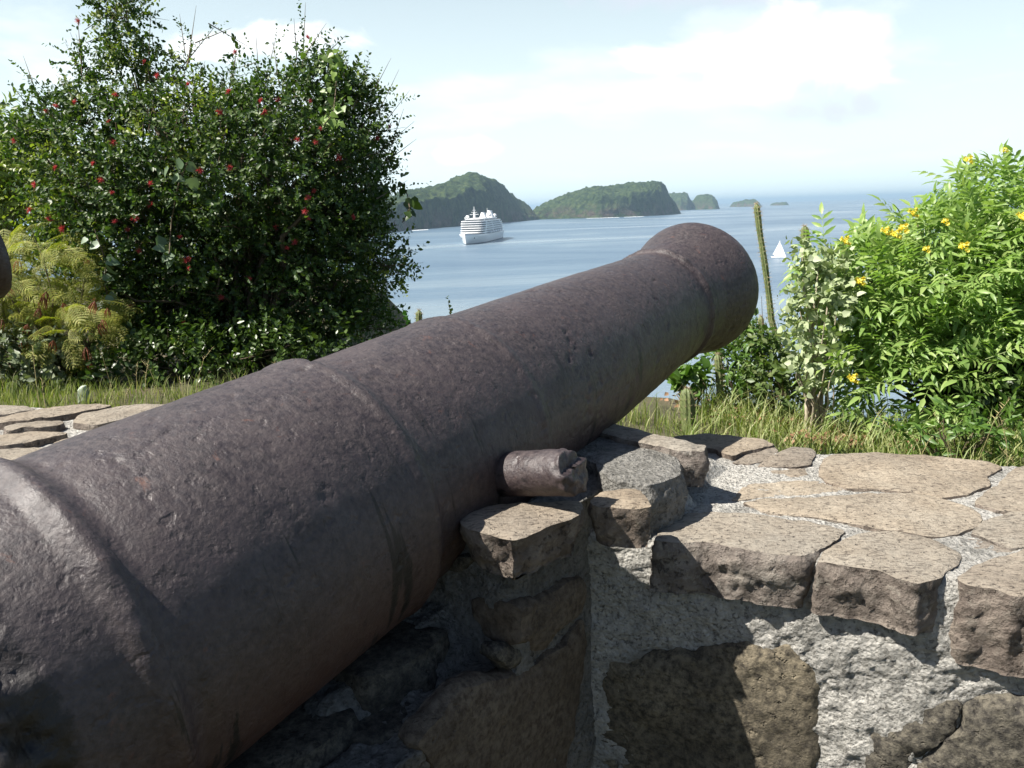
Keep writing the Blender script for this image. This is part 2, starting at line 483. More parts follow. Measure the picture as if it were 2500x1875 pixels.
def mat_mortar(name='coarse lime mortar', bright=1.0, lichen=0.55):
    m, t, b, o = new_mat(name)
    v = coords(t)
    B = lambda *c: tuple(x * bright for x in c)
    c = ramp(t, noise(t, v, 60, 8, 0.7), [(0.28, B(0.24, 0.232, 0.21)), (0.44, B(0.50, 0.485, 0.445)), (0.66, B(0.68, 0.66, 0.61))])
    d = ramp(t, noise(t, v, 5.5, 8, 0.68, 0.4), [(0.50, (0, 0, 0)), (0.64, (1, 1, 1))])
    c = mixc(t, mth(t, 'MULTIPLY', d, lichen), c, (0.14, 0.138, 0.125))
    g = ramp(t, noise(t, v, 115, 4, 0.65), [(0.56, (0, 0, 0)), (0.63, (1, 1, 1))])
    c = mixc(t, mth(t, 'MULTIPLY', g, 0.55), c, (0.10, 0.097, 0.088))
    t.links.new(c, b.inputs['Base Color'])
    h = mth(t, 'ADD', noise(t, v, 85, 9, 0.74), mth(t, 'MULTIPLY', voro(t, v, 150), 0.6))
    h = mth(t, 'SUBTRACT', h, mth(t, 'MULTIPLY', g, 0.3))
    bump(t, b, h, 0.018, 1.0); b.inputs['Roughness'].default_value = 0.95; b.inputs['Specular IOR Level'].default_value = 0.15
    return m


IRON = mat_iron(); CAPTOP = mat_stone_top(); CAPSIDE = mat_stone_side(); MORTAR = mat_mortar()
SHADED_DIRTY = mat_mortar('shade darkened dirty mortar', 0.48, 0.8)  # pier mortar: dirt and lichen, with its shade also put into the colour
GREYSTONE = mat_mortar('grey lichened stone', 0.55, 0.8)
FACE_OCHRE = mat_facing('ochre speckled block', (0.050, 0.044, 0.035), (0.25, 0.213, 0.150), 0.50)
FACE_DARK = mat_facing('dark weathered block', (0.040, 0.037, 0.033), (0.20, 0.18, 0.14), 0.53)
FACE_BROWN = mat_facing('brown weathered block', (0.075, 0.058, 0.044), (0.20, 0.165, 0.125), 0.5)

# ------------------------------------------------------------------ wall frame
AZ = R(37.266)
Vd = np.array([math.sin(AZ), math.cos(AZ), 0]); Ud = np.array([math.cos(AZ), -math.sin(AZ), 0])   # along / across the gun
ORG = np.array([-0.1985, 1.5429, 0.0])                                                          # trunnion axis on plan
WA = np.array([0.95119, -0.30862, 0.0]); WB = np.array([0.30862, 0.95119, 0.0])                 # along wall, through wall
B_FRONT, B_BACK = 1.455, 2.10
Z_CAP, Z_PIER = 0.970, 1.083
ZUP = np.array([0, 0, 1.0])


def uv(u, v, z): return ORG + u * Ud + v * Vd + np.array([0, 0, z])
def ab(a, b, z): return a * WA + b * WB + np.array([0, 0, z])


# ------------------------------------------------------------------ sea, terrain, headlands
SEA = -33.0


def mat_sea():
    m, t, b, o = new_mat('sea water')
    v = coords(t, 'Object', (1, 1, 1))
    n1 = noise(t, coords(t, 'Object', (0.0014, 0.0030, 1)), 1.0, 7, 0.6, 1.6)
    c = ramp(t, n1, [(0.35, (0.075, 0.125, 0.185)), (0.5, (0.095, 0.150, 0.210)), (0.66, (0.165, 0.220, 0.265))])
    t.links.new(c, b.inputs['Base Color'])
    r = ramp(t, n1, [(0.35, (0.38,) * 3), (0.65, (0.26,) * 3)])
    t.links.new(r, b.inputs['Roughness'])
    b.inputs['IOR'].default_value = 1.333
    h = mth(t, 'ADD', noise(t, coords(t, 'Object', (0.05, 0.12, 1)), 1.0, 8, 0.6), mth(t, 'MULTIPLY', noise(t, coords(t, 'Object', (0.010, 0.025, 1)), 1.0, 5, 0.6), 3.0))
    bump(t, b, h, 1.6, 0.55)
    return m


def build_sea():
    rr = [0, 60, 150, 300, 600, 1000, 1500, 2200, 3200, 4500, 7000, 12000, 20000, 40000]; seg = 96
    mb = MB(); mb.lathe([(0, max(r, 0.01)) for r in rr], seg, (0, 0, SEA))
    tag(mb.obj('sea', mat_sea()), 'calm pale blue sea out to the horizon', kind='structure')


build_sea()


def smooth(x): x = np.clip(x, 0, 1); return x * x * (3 - 2 * x)


def ground_h(x, y):
    a = x * WA[0] + y * WA[1]; b = x * WB[0] + y * WB[1]
    p = np.stack([x, y, x * 0], -1).reshape(-1, 3)
    nz = fbm(p, 0.9, 3).reshape(x.shape) * 0.05 + fbm(p, 0.12, 3).reshape(x.shape) * 0.25 * smooth((b - 6) / 8)
    edge = 4.2 + 2.0 * smooth((-a - 2.3) / 1.2) + 5.0 * smooth((-a - 3.6) / 2.5) + 1.0 * smooth((a - 1.2) / 2)
    out = b - edge
    shelf = 0.66 - 0.10 * smooth((b - 2.6) / 3) - 0.16 * np.maximum(b - 3.2, 0) * smooth((a + 0.8) / 1.4)
    slope = -0.62 * np.maximum(out, 0) - 0.010 * np.maximum(out, 0) ** 2
    z = np.where(b < 1.78, 0.0, shelf + nz + slope)
    z = np.where(b < -18, -0.5 * (-18 - b), z)
    return np.maximum(z, -37)


def mat_soil():
    m, t, b, o = new_mat('dry grassy soil')
    v = coords(t)
    c = ramp(t, noise(t, v, 3, 8, 0.65), [(0.3, (0.055, 0.052, 0.022)), (0.5, (0.10, 0.095, 0.045)), (0.7, (0.15, 0.115, 0.07))])
    t.links.new(c, b.inputs['Base Color']); b.inputs['Roughness'].default_value = 1.0
    bump(t, b, noise(t, v, 30, 8, 0.7), 0.03); return m


def build_ground():
    xs = np.unique(np.concatenate([np.linspace(-120, -14, 54), np.linspace(-14, 10, 200), np.linspace(10, 90, 40)]))
    ys = np.unique(np.concatenate([np.linspace(-70, 0, 24), np.linspace(0, 14, 140), np.linspace(14, 90, 50)]))
    X, Y = np.meshgrid(xs, ys); Z = ground_h(X, Y)
    V = np.stack([X, Y, Z], -1).reshape(-1, 3); n = len(xs)
    i = np.arange(len(ys) - 1)[:, None] * n + np.arange(n - 1)[None]
    F = np.stack([i, i + 1, i + n + 1, i + n], -1).reshape(-1, 4)
    tag(link('ground', mesh_data('ground', V, F, mat_soil())), 'grassy hilltop ground falling to the sea', kind='structure')


build_ground()


def mat_headland():
    m, t, b, o = new_mat('forested headland')
    v = coords(t)
    c = ramp(t, noise(t, v, 0.055, 8, 0.7), [(0.34, (0.014, 0.026, 0.010)), (0.5, (0.040, 0.064, 0.022)), (0.64, (0.085, 0.112, 0.040))])
    g = t.nodes.new('ShaderNodeNewGeometry'); sp = t.nodes.new('ShaderNodeSeparateXYZ'); t.links.new(g.outputs['True Normal'], sp.inputs[0])
    po = t.nodes.new('ShaderNodeSeparateXYZ'); t.links.new(g.outputs['Position'], po.inputs[0])
    steep = t.nodes.new('ShaderNodeMapRange'); steep.inputs[1].default_value = 0.72; steep.inputs[2].default_value = 0.40
    t.links.new(sp.outputs[2], steep.inputs[0])
    lowp = t.nodes.new('ShaderNodeMapRange'); lowp.inputs[1].default_value = SEA + 45; lowp.inputs[2].default_value = SEA + 10
    t.links.new(po.outputs[2], lowp.inputs[0])
    rock = ramp(t, noise(t, v, 0.05, 7, 0.7), [(0.35, (0.06, 0.045, 0.036)), (0.65, (0.17, 0.12, 0.09))])
    f = mth(t, 'MULTIPLY', mth(t, 'MULTIPLY', steep.outputs[0], lowp.outputs[0]), ramp(t, noise(t, v, 0.03, 5), [(0.42, (0, 0, 0)), (0.55, (1, 1, 1))]))
    t.links.new(mixc(t, f, c, rock), b.inputs['Base Color'])
    b.inputs['Roughness'].default_value = 1.0; b.inputs['Specular IOR Level'].default_value = 0.1
    bump(t, b, noise(t, v, 0.11, 6, 0.7), 9.0, 1.0); return m


HEAD = mat_headland()


def headland(name, label, pts, width, cliff, seed, cols=260, rows=110, cw=0.16, bumpy=9.0, back=1.0):
    """pts: (x, ridge y, shore y) in the traced view"""
    pts = np.array(pts, float); xs = np.linspace(pts[0, 0], pts[-1, 0], cols)
    ry = np.interp(xs, pts[:, 0], pts[:, 1]); sy = np.interp(xs, pts[:, 0], pts[:, 2])
    tt = np.concatenate([np.linspace(0, 0.2, rows // 4, endpoint=False), np.linspace(0.2, 1.0, rows // 2, endpoint=False), np.linspace(1.0, 2.0, rows - rows // 4 - rows // 2)])
    V = np.zeros((cols, len(tt), 3))
    for i, x in enumerate(xs):
        sh = onz((x, sy[i]), SEA); d = ray((x, sy[i])); dh = np.array([d[0], d[1], 0]); dh /= np.linalg.norm(dh)
        r = math.hypot(sh[0], sh[1]); w = width(x) if callable(width) else width
        dr = ray((x, ry[i])); dd = dr / math.hypot(dr[0], dr[1]); ridge = CAM + dd * (r + w)
        hz = max(ridge[2] - SEA, 1.0)
        for j, t in enumerate(tt):
            if t <= 1:
                c = cliff(x) if callable(cliff) else cliff
                z = hz * (c * smooth(t / cw) + (1 - c) * smooth(np.clip((t - cw * 0.5) / (1 - cw * 0.5), 0, 1)) ** 0.85)
            else:
                z = hz * (1 - smooth((t - 1) / 0.95) * 1.04)
            q = sh + dh * (w * (t if t <= 1 else 1 + (t - 1) * back)); V[i, j] = (q[0], q[1], SEA - 1.5 + z)
    W = V.reshape(-1, 3)
    hrel = np.clip((W[:, 2] - SEA) / 20, 0, 1)
    nz = fbm(W + seed * 131, 1 / 60.0, 4) * 9 + fbm(W + seed * 77, 1 / 15.0, 3) * bumpy
    W[:, 2] += nz * hrel
    k = fbm(W + seed * 13, 1 / 45.0, 4) * 9 * hrel
    hd = unit(np.stack([W[:, 0], W[:, 1], 0 * W[:, 0]], -1)); W += hd * k[:, None] * 1.2
    n = len(tt); i = np.arange(cols - 1)[:, None] * n + np.arange(n - 1)[None]
    F = np.stack([i, i + 1 + 0 * i, i + n + 1, i + n], -1).reshape(-1, 4)[:, ::-1]
    tag(link(name, mesh_data(name, W, F, HEAD)), label, kind='structure')


headland('headland', 'green peaked headland with a dark shaded cliff behind the cruise ship',
         [(380, 440, 530), (600, 425, 520), (760, 420, 509), (850, 423, 501), (880, 409, 498), (930, 403, 493), (960, 394, 491), (1000, 379, 488), (1018, 371, 487), (1032, 369, 486),
          (1050, 377, 485), (1072, 389, 483), (1090, 402, 481), (1110, 420, 479), (1130, 438, 477.5), (1150, 453, 476), (1166, 462, 474.5), (1200, 472, 472.5)], 260, lambda x: 0.62 if x < 1060 else 0.5, 1)
headland('headland', 'long wooded headland rising to a blunt cliff end',
         [(1120, 474, 476.5), (1148, 458, 475), (1160, 449, 474.5), (1185, 436, 473.5), (1220, 421, 472.5), (1260, 408, 471.5), (1300, 402, 470.5), (1340, 399, 469), (1380, 394, 467.5), (1415, 391.5, 466), (1428, 392, 465),
          (1438, 403, 464), (1446, 425, 463.4), (1458, 438, 462.8), (1468, 455, 462.2), (1472, 461, 462)], 260, 0.68, 2)
headland('islet', 'small wooded islet with a flat top beyond the headland', [(1430, 440, 455.5), (1446, 418, 455), (1470, 416, 454.5), (1485, 418, 454), (1492, 432, 453.5), (1502, 444, 453.2), (1512, 452.5, 453)], 170, 0.6, 3, 80, 50)
headland('islet', 'round topped wooded islet outermost beside the headland', [(1488, 450, 453.6), (1496, 432, 453.2), (1505, 422, 453), (1522, 418.5, 452.7), (1538, 422, 452.3), (1548, 433, 452), (1554, 449, 451.7), (1557, 451, 451.5)], 170, 0.6, 4, 80, 50)
headland('islet', 'low dark islet just behind the tall cactus', [(1576, 446.8, 447.3), (1582, 439, 447.2), (1595, 434, 447), (1615, 431.5, 446.6), (1632, 430.5, 446.2), (1640, 438, 446), (1646, 445, 445.8)], 150, 0.6, 5, 70, 40)
headland('islet', 'tiny dark islet alone on the open sea', [(1662, 443.6, 444), (1668, 438.5, 443.9), (1682, 436.5, 443.7), (1698, 437, 443.4), (1705, 442.9, 443.2)], 130, 0.6, 6, 50, 36)

# surf along the foot of the long headland
def build_surf():
    m, t, b, o = new_mat('white surf'); b.inputs['Base Color'].default_value = (0.85, 0.87, 0.88, 1); b.inputs['Roughness'].default_value = 0.9
    mb = MB()
    for (x0, x1, y0, y1) in ((1266, 1338, 471.9, 470.0), (890, 925, 498.2, 496.2), (1085, 1120, 482.2, 479.6), (1348, 1390, 469.4, 467.9)):
        n = 26; P = []
        for k in range(n):
            f = k / (n - 1); c = onz((x0 + (x1 - x0) * f, y0 + (y1 - y0) * f), SEA); w = (4.0 + 9.0 * abs(vnoise(np.array([[k * 0.55, x0, 3.0]]))[0])) * math.sin(math.pi * min(max(f, 0.04), 0.96)) ** 0.4
            d = unit(np.array([c[0], c[1], 0])); P += [c - d * w * 1.6 + ZUP * 0.05, c + ZUP * (0.5 + 0.3 * random.random()), c + d * w * 1.3 + ZUP * 0.05]
        i = np.arange(n - 1) * 3
        mb.add(P, np.concatenate([np.stack([i, i + 3, i + 4, i + 1], -1), np.stack([i + 1, i + 4, i + 5, i + 2], -1)]))
    tag(mb.obj('surf', m), 'thin white line of surf under the headland cliffs', kind='stuff')


build_surf()

# ------------------------------------------------------------------ stones
def in_poly(pts, poly):
    x, y = pts[:, 0], pts[:, 1]; ins = np.zeros(len(pts), bool); n = len(poly)
    for i in range(n):
        (x0, y0), (x1, y1) = poly[i], poly[(i + 1) % n]
        c = ((y0 > y) != (y1 > y)) & (x < (x1 - x0) * (y - y0) / (y1 - y0 + 1e-15) + x0); ins ^= c
    return ins


def seg_dist(pts, poly):
    d = np.full(len(pts), 1e9); n = len(poly)
    for i in range(n):
        a = poly[i]; e = poly[(i + 1) % n] - a
        t = np.clip(((pts - a) @ e) / (e @ e + 1e-15), 0, 1)
        d = np.minimum(d, np.linalg.norm(pts - a - t[:, None] * e, axis=1))
    return d


def slab(name, parent, poly3, n, thick, mats, seed, res=0.007, amp=0.004, edge=0.006, rough=0.008, batter=0.0, label=None, jag=0.004, tilt=None):
    """an irregular stone: rough top bounded by poly3 (on a plane with normal n), broken sides going down by thick"""
    n = unit(n); P3 = np.asarray(poly3, float); o = P3.mean(0)
    ref = np.array([1.0, 0, 0]) if abs(n[0]) < 0.8 else np.array([0, 1.0, 0])
    ex = unit(np.cross(ref, n)); ey = np.cross(n, ex)
    p = np.stack([(P3 - o) @ ex, (P3 - o) @ ey], -1)
    area = 0.5 * np.sum(p[:, 0] * np.roll(p[:, 1], -1) - np.roll(p[:, 0], -1) * p[:, 1])
    if area < 0: p = p[::-1]
    B = []
    for i in range(len(p)):
        a, c = p[i], p[(i + 1) % len(p)]; m = max(1, int(np.linalg.norm(c - a) / (res * 1.0)))
        for k in range(m): B.append(a + (c - a) * k / m)
    B = np.array(B)
    for _ in range(2): B = 0.25 * np.roll(B, 1, 0) + 0.5 * B + 0.25 * np.roll(B, -1, 0)
    tg = unit(np.roll(B, -1, 0) - np.roll(B, 1, 0)); on = np.stack([tg[:, 1], -tg[:, 0]], -1)
    b3 = np.concatenate([B, np.full((len(B), 1), seed * 3.7)], 1)
    B = B + on * (fbm(b3, 22, 4, 0.6) * jag)[:, None]
    lo, hi = B.min(0), B.max(0)
    gx, gy = np.meshgrid(np.arange(lo[0], hi[0], res), np.arange(lo[1], hi[1], res * 0.9))
    gx = gx + (np.arange(gx.shape[0]) % 2)[:, None] * res * 0.5
    G = np.stack([gx.ravel(), gy.ravel()], -1); G += (RS.rand(*G.shape) - 0.5) * res * 0.35
    G = G[in_poly(G, B)]; G = G[seg_dist(G, B) > res * 0.55]
    allp = np.concatenate([B, G]); nb = len(B)
    r = delaunay_2d_cdt([Vector(q) for q in allp], [(i, (i + 1) % nb) for i in range(nb)], [], 1, 1e-7)
    tp = np.array([tuple(q) for q in r[0]]); tri = np.array([f for f in r[2] if len(f) == 3], int)
    bd = seg_dist(tp, B)
    q3 = np.concatenate([tp, np.full((len(tp), 1), seed * 1.9)], 1)
    h = fbm(q3, 7, 3) * amp * 1.3 + fbm(q3 + 9, 38, 4, 0.6) * amp * 0.55 - edge * np.exp(-bd / (edge * 1.3)) * (0.7 + 0.6 * fbm(q3 + 4, 30, 2))
    if tilt is not None: h = h + tp @ np.asarray(tilt)
    T = o + tp[:, :1] * ex + tp[:, 1:] * ey + h[:, None] * n
    # sides
    K = max(4, int(thick / (res * 1.2))); rings = []
    for k in range(K + 1):
        f = k / K
        pos3 = np.concatenate([B, np.full((nb, 1), seed * 2.3 + f * thick * 1.0)], 1)
        chunk = fbm(pos3 + 12, 9, 2) ; chunk = np.round(chunk * 3.2) / 3.2 * 0.6 + chunk * 0.4
        off = chunk * rough * 1.0 + fbm(pos3, 22, 4, 0.6) * rough * 0.8 + fbm(pos3 + 31, 60, 3, 0.6) * rough * 0.4
        off = off * smooth(f * K / 2.0) + 0.6 * edge * math.sin(math.pi * min(1, f * 1.1)) - batter * f
        q = B + on * off[:, None]
        hb = fbm(np.concatenate([B, np.full((nb, 1), seed * 1.9)], 1), 7, 3) * amp * 1.3
        hz = hb - edge * 0.9 if k == 0 else hb * (1 - f) - edge * 0.9 - (thick - edge * 0.9) * f
        if tilt is not None: hz = hz + (B @ np.asarray(tilt)) * (1 - 0 * f)
        rings.append(o + q[:, :1] * ex + q[:, 1:] * ey + np.asarray(hz)[:, None] * n)
    # weld the first ring to the top's rim height
    j0 = np.array([np.argmin(((tp - B[i]) ** 2).sum(1)) for i in range(nb)]); rings[0] = T[j0]
    S = np.concatenate(rings); nt = len(T)
    i = np.arange(K)[:, None] * nb; j = np.arange(nb)[None]; k2 = (j + 1) % nb
    Q = np.stack([i + k2, i + j, i + nb + j, i + nb + k2], -1).reshape(-1, 4) + nt
    Vb = np.concatenate([T, S]); bot = list(range(nt + K * nb, nt + (K + 1) * nb))
    faces = [tuple(f) for f in tri] + [tuple(f) for f in Q] + [tuple(bot)]
    midx = [0] * len(tri) + [1] * (len(Q) + 1)
    # orient top upward
    a, b_, c = T[tri[0][0]], T[tri[0][1]], T[tri[0][2]]
    if np.cross(b_ - a, c - a) @ n < 0: faces = [f[::-1] for f in faces]
    ob = part(name, Vb, faces, mats, parent, True, midx)
    if label: ob['label'] = label
    return ob


wall = empty('stone_wall', ab(0, 1.78, 0), 'grey brown rubble fort wall capped with flat irregular stones', 'wall')


def Z5(x, y): return (1459.9 + 0.46656 * x, 884.8 + 0.46656 * y)
def Z1(x, y): return (973.3 + 0.24 * x, 902.5 + 0.24 * y)
def Z6(x, y): return (0.2 * x, 831.7 + 0.2 * y)


def build_wall_core():
    t_f = np.concatenate([np.linspace(-5.2, -0.2, 330, endpoint=False), np.linspace(-0.2, 1.35, 300, endpoint=False), np.linspace(1.35, 2.6, 80)])
    zt = Z_CAP - 0.004
    c1 = [(B_FRONT, z) for z in np.concatenate([np.linspace(0, 0.45, 40, endpoint=False), np.linspace(0.45, zt - 0.02, 92, endpoint=False)])]
    c2 = [(B_FRONT + 0.004, zt - 0.012), (B_FRONT + 0.012, zt - 0.004)] + [(b, zt) for b in np.linspace(B_FRONT + 0.02, B_BACK - 0.02, 100)]
    c3 = [(B_BACK - 0.008, zt - 0.006), (B_BACK, zt - 0.02)] + [(B_BACK, z) for z in np.linspace(zt - 0.05, 0.3, 26)]
    c = np.array(c1 + c2 + c3); nn = np.zeros((len(c), 2))
    tg = unit(np.gradient(c, axis=0)); nn[:, 0] = -tg[:, 1]; nn[:, 1] = tg[:, 0]
    sh = -0.19 * np.clip(t_f + 0.05, 0, 0.33)[:, None] * np.clip((1.75 - c[:, 0]) / (1.75 - B_FRONT), 0, 1)[None]   # the front swings out a little past the pier
    V = t_f[:, None, None] * WA + (c[None, :, :1] + sh[..., None]) * WB + c[None, :, 1:] * ZUP
    N = (nn[None, :, :1] * WB + nn[None, :, 1:] * ZUP) + 0 * V
    V = V.reshape(-1, 3); N = N.reshape(-1, 3)
    d = fbm(V, 6, 3) * 0.010 + fbm(V + 2, 16, 3) * 0.006 + fbm(V + 5, 38, 4, 0.62) * 0.0080 + fbm(V + 8, 120, 2, 0.6) * 0.0038
    top = np.tile(np.array([1.0 if 0 <= k - len(c1) < len(c2) else 0.0 for k in range(len(c))]), len(t_f))
    d = np.where(top > 0, d * 0.45, d)
    V = V + N * d[:, None]
    m = len(c); i = np.arange(len(t_f) - 1)[:, None] * m + np.arange(m - 1)[None]
    F = np.stack([i, i + m, i + m + 1, i + 1], -1).reshape(-1, 4)
    part('mortar_core', V, F, MORTAR, wall)


build_wall_core()

CAPS = [
    # (outline, thickness, side roughness, height above Z_CAP, tilt)
    ([(-100, 600), (-75, 560), (-20, 505), (60, 478), (200, 475), (420, 488), (600, 512), (735, 532), (778, 552), (740, 592), (650, 645), (585, 678), (520, 668), (400, 655), (300, 638), (130, 605), (0, 606)], 0.105, 0.013, 0.006, 'broad cap stone with a rugged broken front'),
    ([(658, 700), (690, 652), (770, 605), (870, 562), (1000, 558), (1180, 590), (1290, 645), (1312, 672), (1284, 715), (1210, 765), (1120, 796), (1040, 778), (960, 742), (830, 722), (720, 708)], 0.100, 0.013, 0.004, 'cap stone with a pointed front corner'),
    ([(1306, 770), (1400, 715), (1520, 682), (1660, 630), (1850, 620), (1900, 900), (1780, 900), (1680, 850), (1560, 850), (1450, 815), (1345, 805)], 0.15, 0.012, 0.002, 'deep rounded cap stone'),
    ([(310, 425), (420, 408), (700, 395), (960, 385), (1100, 385), (1270, 415), (1390, 460), (1412, 500), (1390, 535), (1290, 570), (1170, 582), (1000, 552), (850, 528), (700, 498), (530, 483), (430, 468)], 0.06, 0.006, 0.003, None),
    ([(690, 222), (760, 202), (930, 195), (1200, 215), (1430, 235), (1503, 258), (1440, 300), (1455, 345), (1335, 388), (1220, 404), (1100, 378), (1000, 370), (800, 360), (705, 330), (668, 290)], 0.06, 0.006, 0.004, 'largest flat cap stone along the back edge'),
    ([(268, 413), (330, 342), (480, 330), (650, 325), (720, 345), (790, 366), (690, 380), (560, 388), (440, 394)], 0.05, 0.006, 0.000, None),
    ([(380, 255), (450, 215), (540, 170), (620, 175), (643, 200), (625, 250), (550, 260)], 0.05, 0.006, 0.002, None),
    ([(415, 287), (600, 266), (612, 300), (540, 312), (450, 302)], 0.04, 0.004, -0.004, None),
    ([(265, 240), (330, 192), (450, 162), (472, 185), (430, 218), (350, 248)], 0.05, 0.006, 0.002, 'small grey cap stone'),
    ([(-60, 150), (0, 122), (120, 105), (250, 115), (400, 135), (455, 155), (335, 185), (258, 214), (175, 172), (60, 172)], 0.07, 0.008, 0.010, None),
    ([(1380, 430), (1500, 335), (1565, 275), (1650, 240), (1850, 250), (1900, 480), (1700, 466), (1500, 462)], 0.06, 0.006, 0.004, None),
    ([(1375, 570), (1425, 505), (1560, 478), (1720, 472), (1900, 490), (1900, 610), (1700, 610), (1545, 640), (1440, 588)], 0.05, 0.006, 0.002, None),
    ([(1262, 608), (1370, 590), (1450, 605), (1530, 645), (1640, 632), (1500, 676), (1420, 655), (1330, 640)], 0.03, 0.004, -0.004, None),
]
for k, (poly, th, rg, dz, lab) in enumerate(CAPS):
    P_ = np.array([onz(Z5(*q), Z_CAP + dz) for q in poly]); c_ = P_.mean(0); P_ = P_ + unit(P_ - c_) * 0.004
    slab('capstone', wall, P_, ZUP, th, [CAPTOP, CAPSIDE], k + 1, res=0.006, rough=rg, label=lab, edge=0.004, jag=0.007)
LCAPS = [
    [(-400, 215), (-200, 205), (200, 208), (395, 243), (370, 262), (0, 305), (-300, 330)],
    [(-500, 380), (0, 338), (420, 250), (700, 208), (1000, 200), (1235, 210), (1050, 243), (820, 286), (500, 345), (300, 366), (-20, 405), (-400, 430)],
    [(765, 385), (870, 302), (1060, 262), (1250, 222), (1600, 198), (2000, 198), (2100, 230), (1700, 275), (1400, 335), (1105, 392), (950, 406)],
    [(25, 440), (130, 408), (400, 380), (700, 368), (690, 396), (560, 436), (380, 456), (240, 448), (100, 486)],
    [(-500, 540), (130, 512), (300, 496), (560, 482), (765, 490), (700, 510), (400, 576), (60, 648), (-400, 700)],
    [(-500, 760), (100, 672), (280, 652), (500, 662), (560, 690), (460, 760), (0, 880), (-400, 900)],
    [(530, 650), (600, 585), (800, 550), (1000, 525), (1150, 520), (1000, 600), (800, 660), (640, 690)],
]
for k, poly in enumerate(LCAPS):
    slab('capstone', wall, [onz(Z6(*q), Z_CAP + 0.022) for q in poly], ZUP, 0.07, [CAPTOP, CAPSIDE], 40 + k, res=0.014, rough=0.008, tilt=None)
# cap stones of the stretch hidden behind the gun
for k, (a0, a1) in enumerate(((-1.42, -1.06),)):
    for (b0, b1) in ((B_FRONT - 0.03, 1.76), (1.79, B_BACK + 0.02)):
        j = 0.03 * math.sin(k * 5 + b0 * 9)
        slab('capstone', wall, [ab(a0, b0, Z_CAP), ab(a1, b0 + j, Z_CAP), ab(a1 + j, b1, Z_CAP), ab((a0 + a1) / 2, b1 + j / 2, Z_CAP), ab(a0 + j, b1, Z_CAP)], ZUP, 0.08, [CAPTOP, CAPSIDE], 60 + k, res=0.02, rough=0.008)


FACES = [
    ([(1296, 1452), (1330, 1432), (1400, 1420), (1500, 1424), (1560, 1408), (1660, 1410), (1700, 1408), (1768, 1400), (1771, 1450), (1766, 1520), (1768, 1600), (1762, 1760), (1600, 1780), (1300, 1780)], FACE_OCHRE, 'ochre brown block'),
    ([(1876, 1600), (1900, 1560), (1925, 1578), (1945, 1552), (2000, 1540), (2055, 1520), (2080, 1535), (2050, 1590), (2000, 1625), (1960, 1665), (1930, 1720), (1870, 1700)], FACE_DARK, None),
    ([(1975, 1668), (2010, 1630), (2070, 1585), (2085, 1550), (2150, 1540), (2300, 1530), (2300, 1760), (1960, 1760)], FACE_DARK, None),
]
for k, (poly, mt, lab) in enumerate(FACES):
    FACEP, FN = (ab(-0.2, B_FRONT - 0.004, 0.5), unit(-(WB + 0.09 * WA))) if k == 0 else (ab(-0.05, B_FRONT, 0.5), unit(-(WB + 0.19 * WA)))
    slab('facing_stone', wall, [onplane(q, FACEP + FN * 0.008, FN) for q in poly], FN, 0.05, [mt, mt], 70 + k, res=0.007, amp=0.009, edge=0.014, jag=0.014, label=lab)
# more blocks lower down and along the rest of the front
for k in range(16):
    a = -4.6 + k * 0.44 + 0.1 * math.sin(k * 7)
    if -0.75 < a < 1.15: continue
    for (z0, z1) in ((0.1, 0.38), (0.45, 0.78)):
        w = 0.36 + 0.05 * math.sin(k * 3 + z0)
        slab('facing_stone', wall, [ab(a, B_FRONT - 0.014, z0), ab(a + w, B_FRONT - 0.014, z0 + 0.03), ab(a + w - 0.02, B_FRONT - 0.014, z1), ab(a + 0.03, B_FRONT - 0.014, z1 - 0.04)], -WB, 0.05, [FACE_DARK, FACE_DARK], 90 + k, res=0.025)

# ------------------------------------------------------------------ the gun's frame
GP = np.array([-0.1142615, 1.65360677, 1.6 - 0.44251655]); GD = np.array([0.59914409, 0.78745841, 0.14469147])
GT = unit(np.cross(GD, ZUP)); GU = np.cross(GT, GD)
_c, _s7 = math.cos(R(12)), math.sin(R(12)); GT, GU = _c * GT + _s7 * GU, _c * GU - _s7 * GT
TR_S = -0.1406

# ------------------------------------------------------------------ pier under the gun
PU = 0.310
V_CHEEK = -0.075       # the raised cheek starts here; nearer the viewer there is only a low ledge
pier = empty('stone_pier', uv(0, -0.3, 0), 'rubble stone pier bedding the near cannon in the wall', 'pier', 'stone piers under the cannons')


def pier_edge(v):
    return np.interp(v, [-1.9, -0.6, -0.09, V_CHEEK, 0.65], [0.70, 0.785, 0.795, 1.04, 1.04])


def bar_bottom(v):
    s = (v + 0.1406 * 0.9895 + 0.0) / 0.9895 - 0.1406
    zc = (GP + GD * TR_S)[2] + 0.1447 / 0.9895 * v
    return zc - np.interp(s, [-1.2, -0.84, -0.36, 0.0, 0.9], [0.272, 0.27, 0.252, 0.235, 0.18]) * 1.01


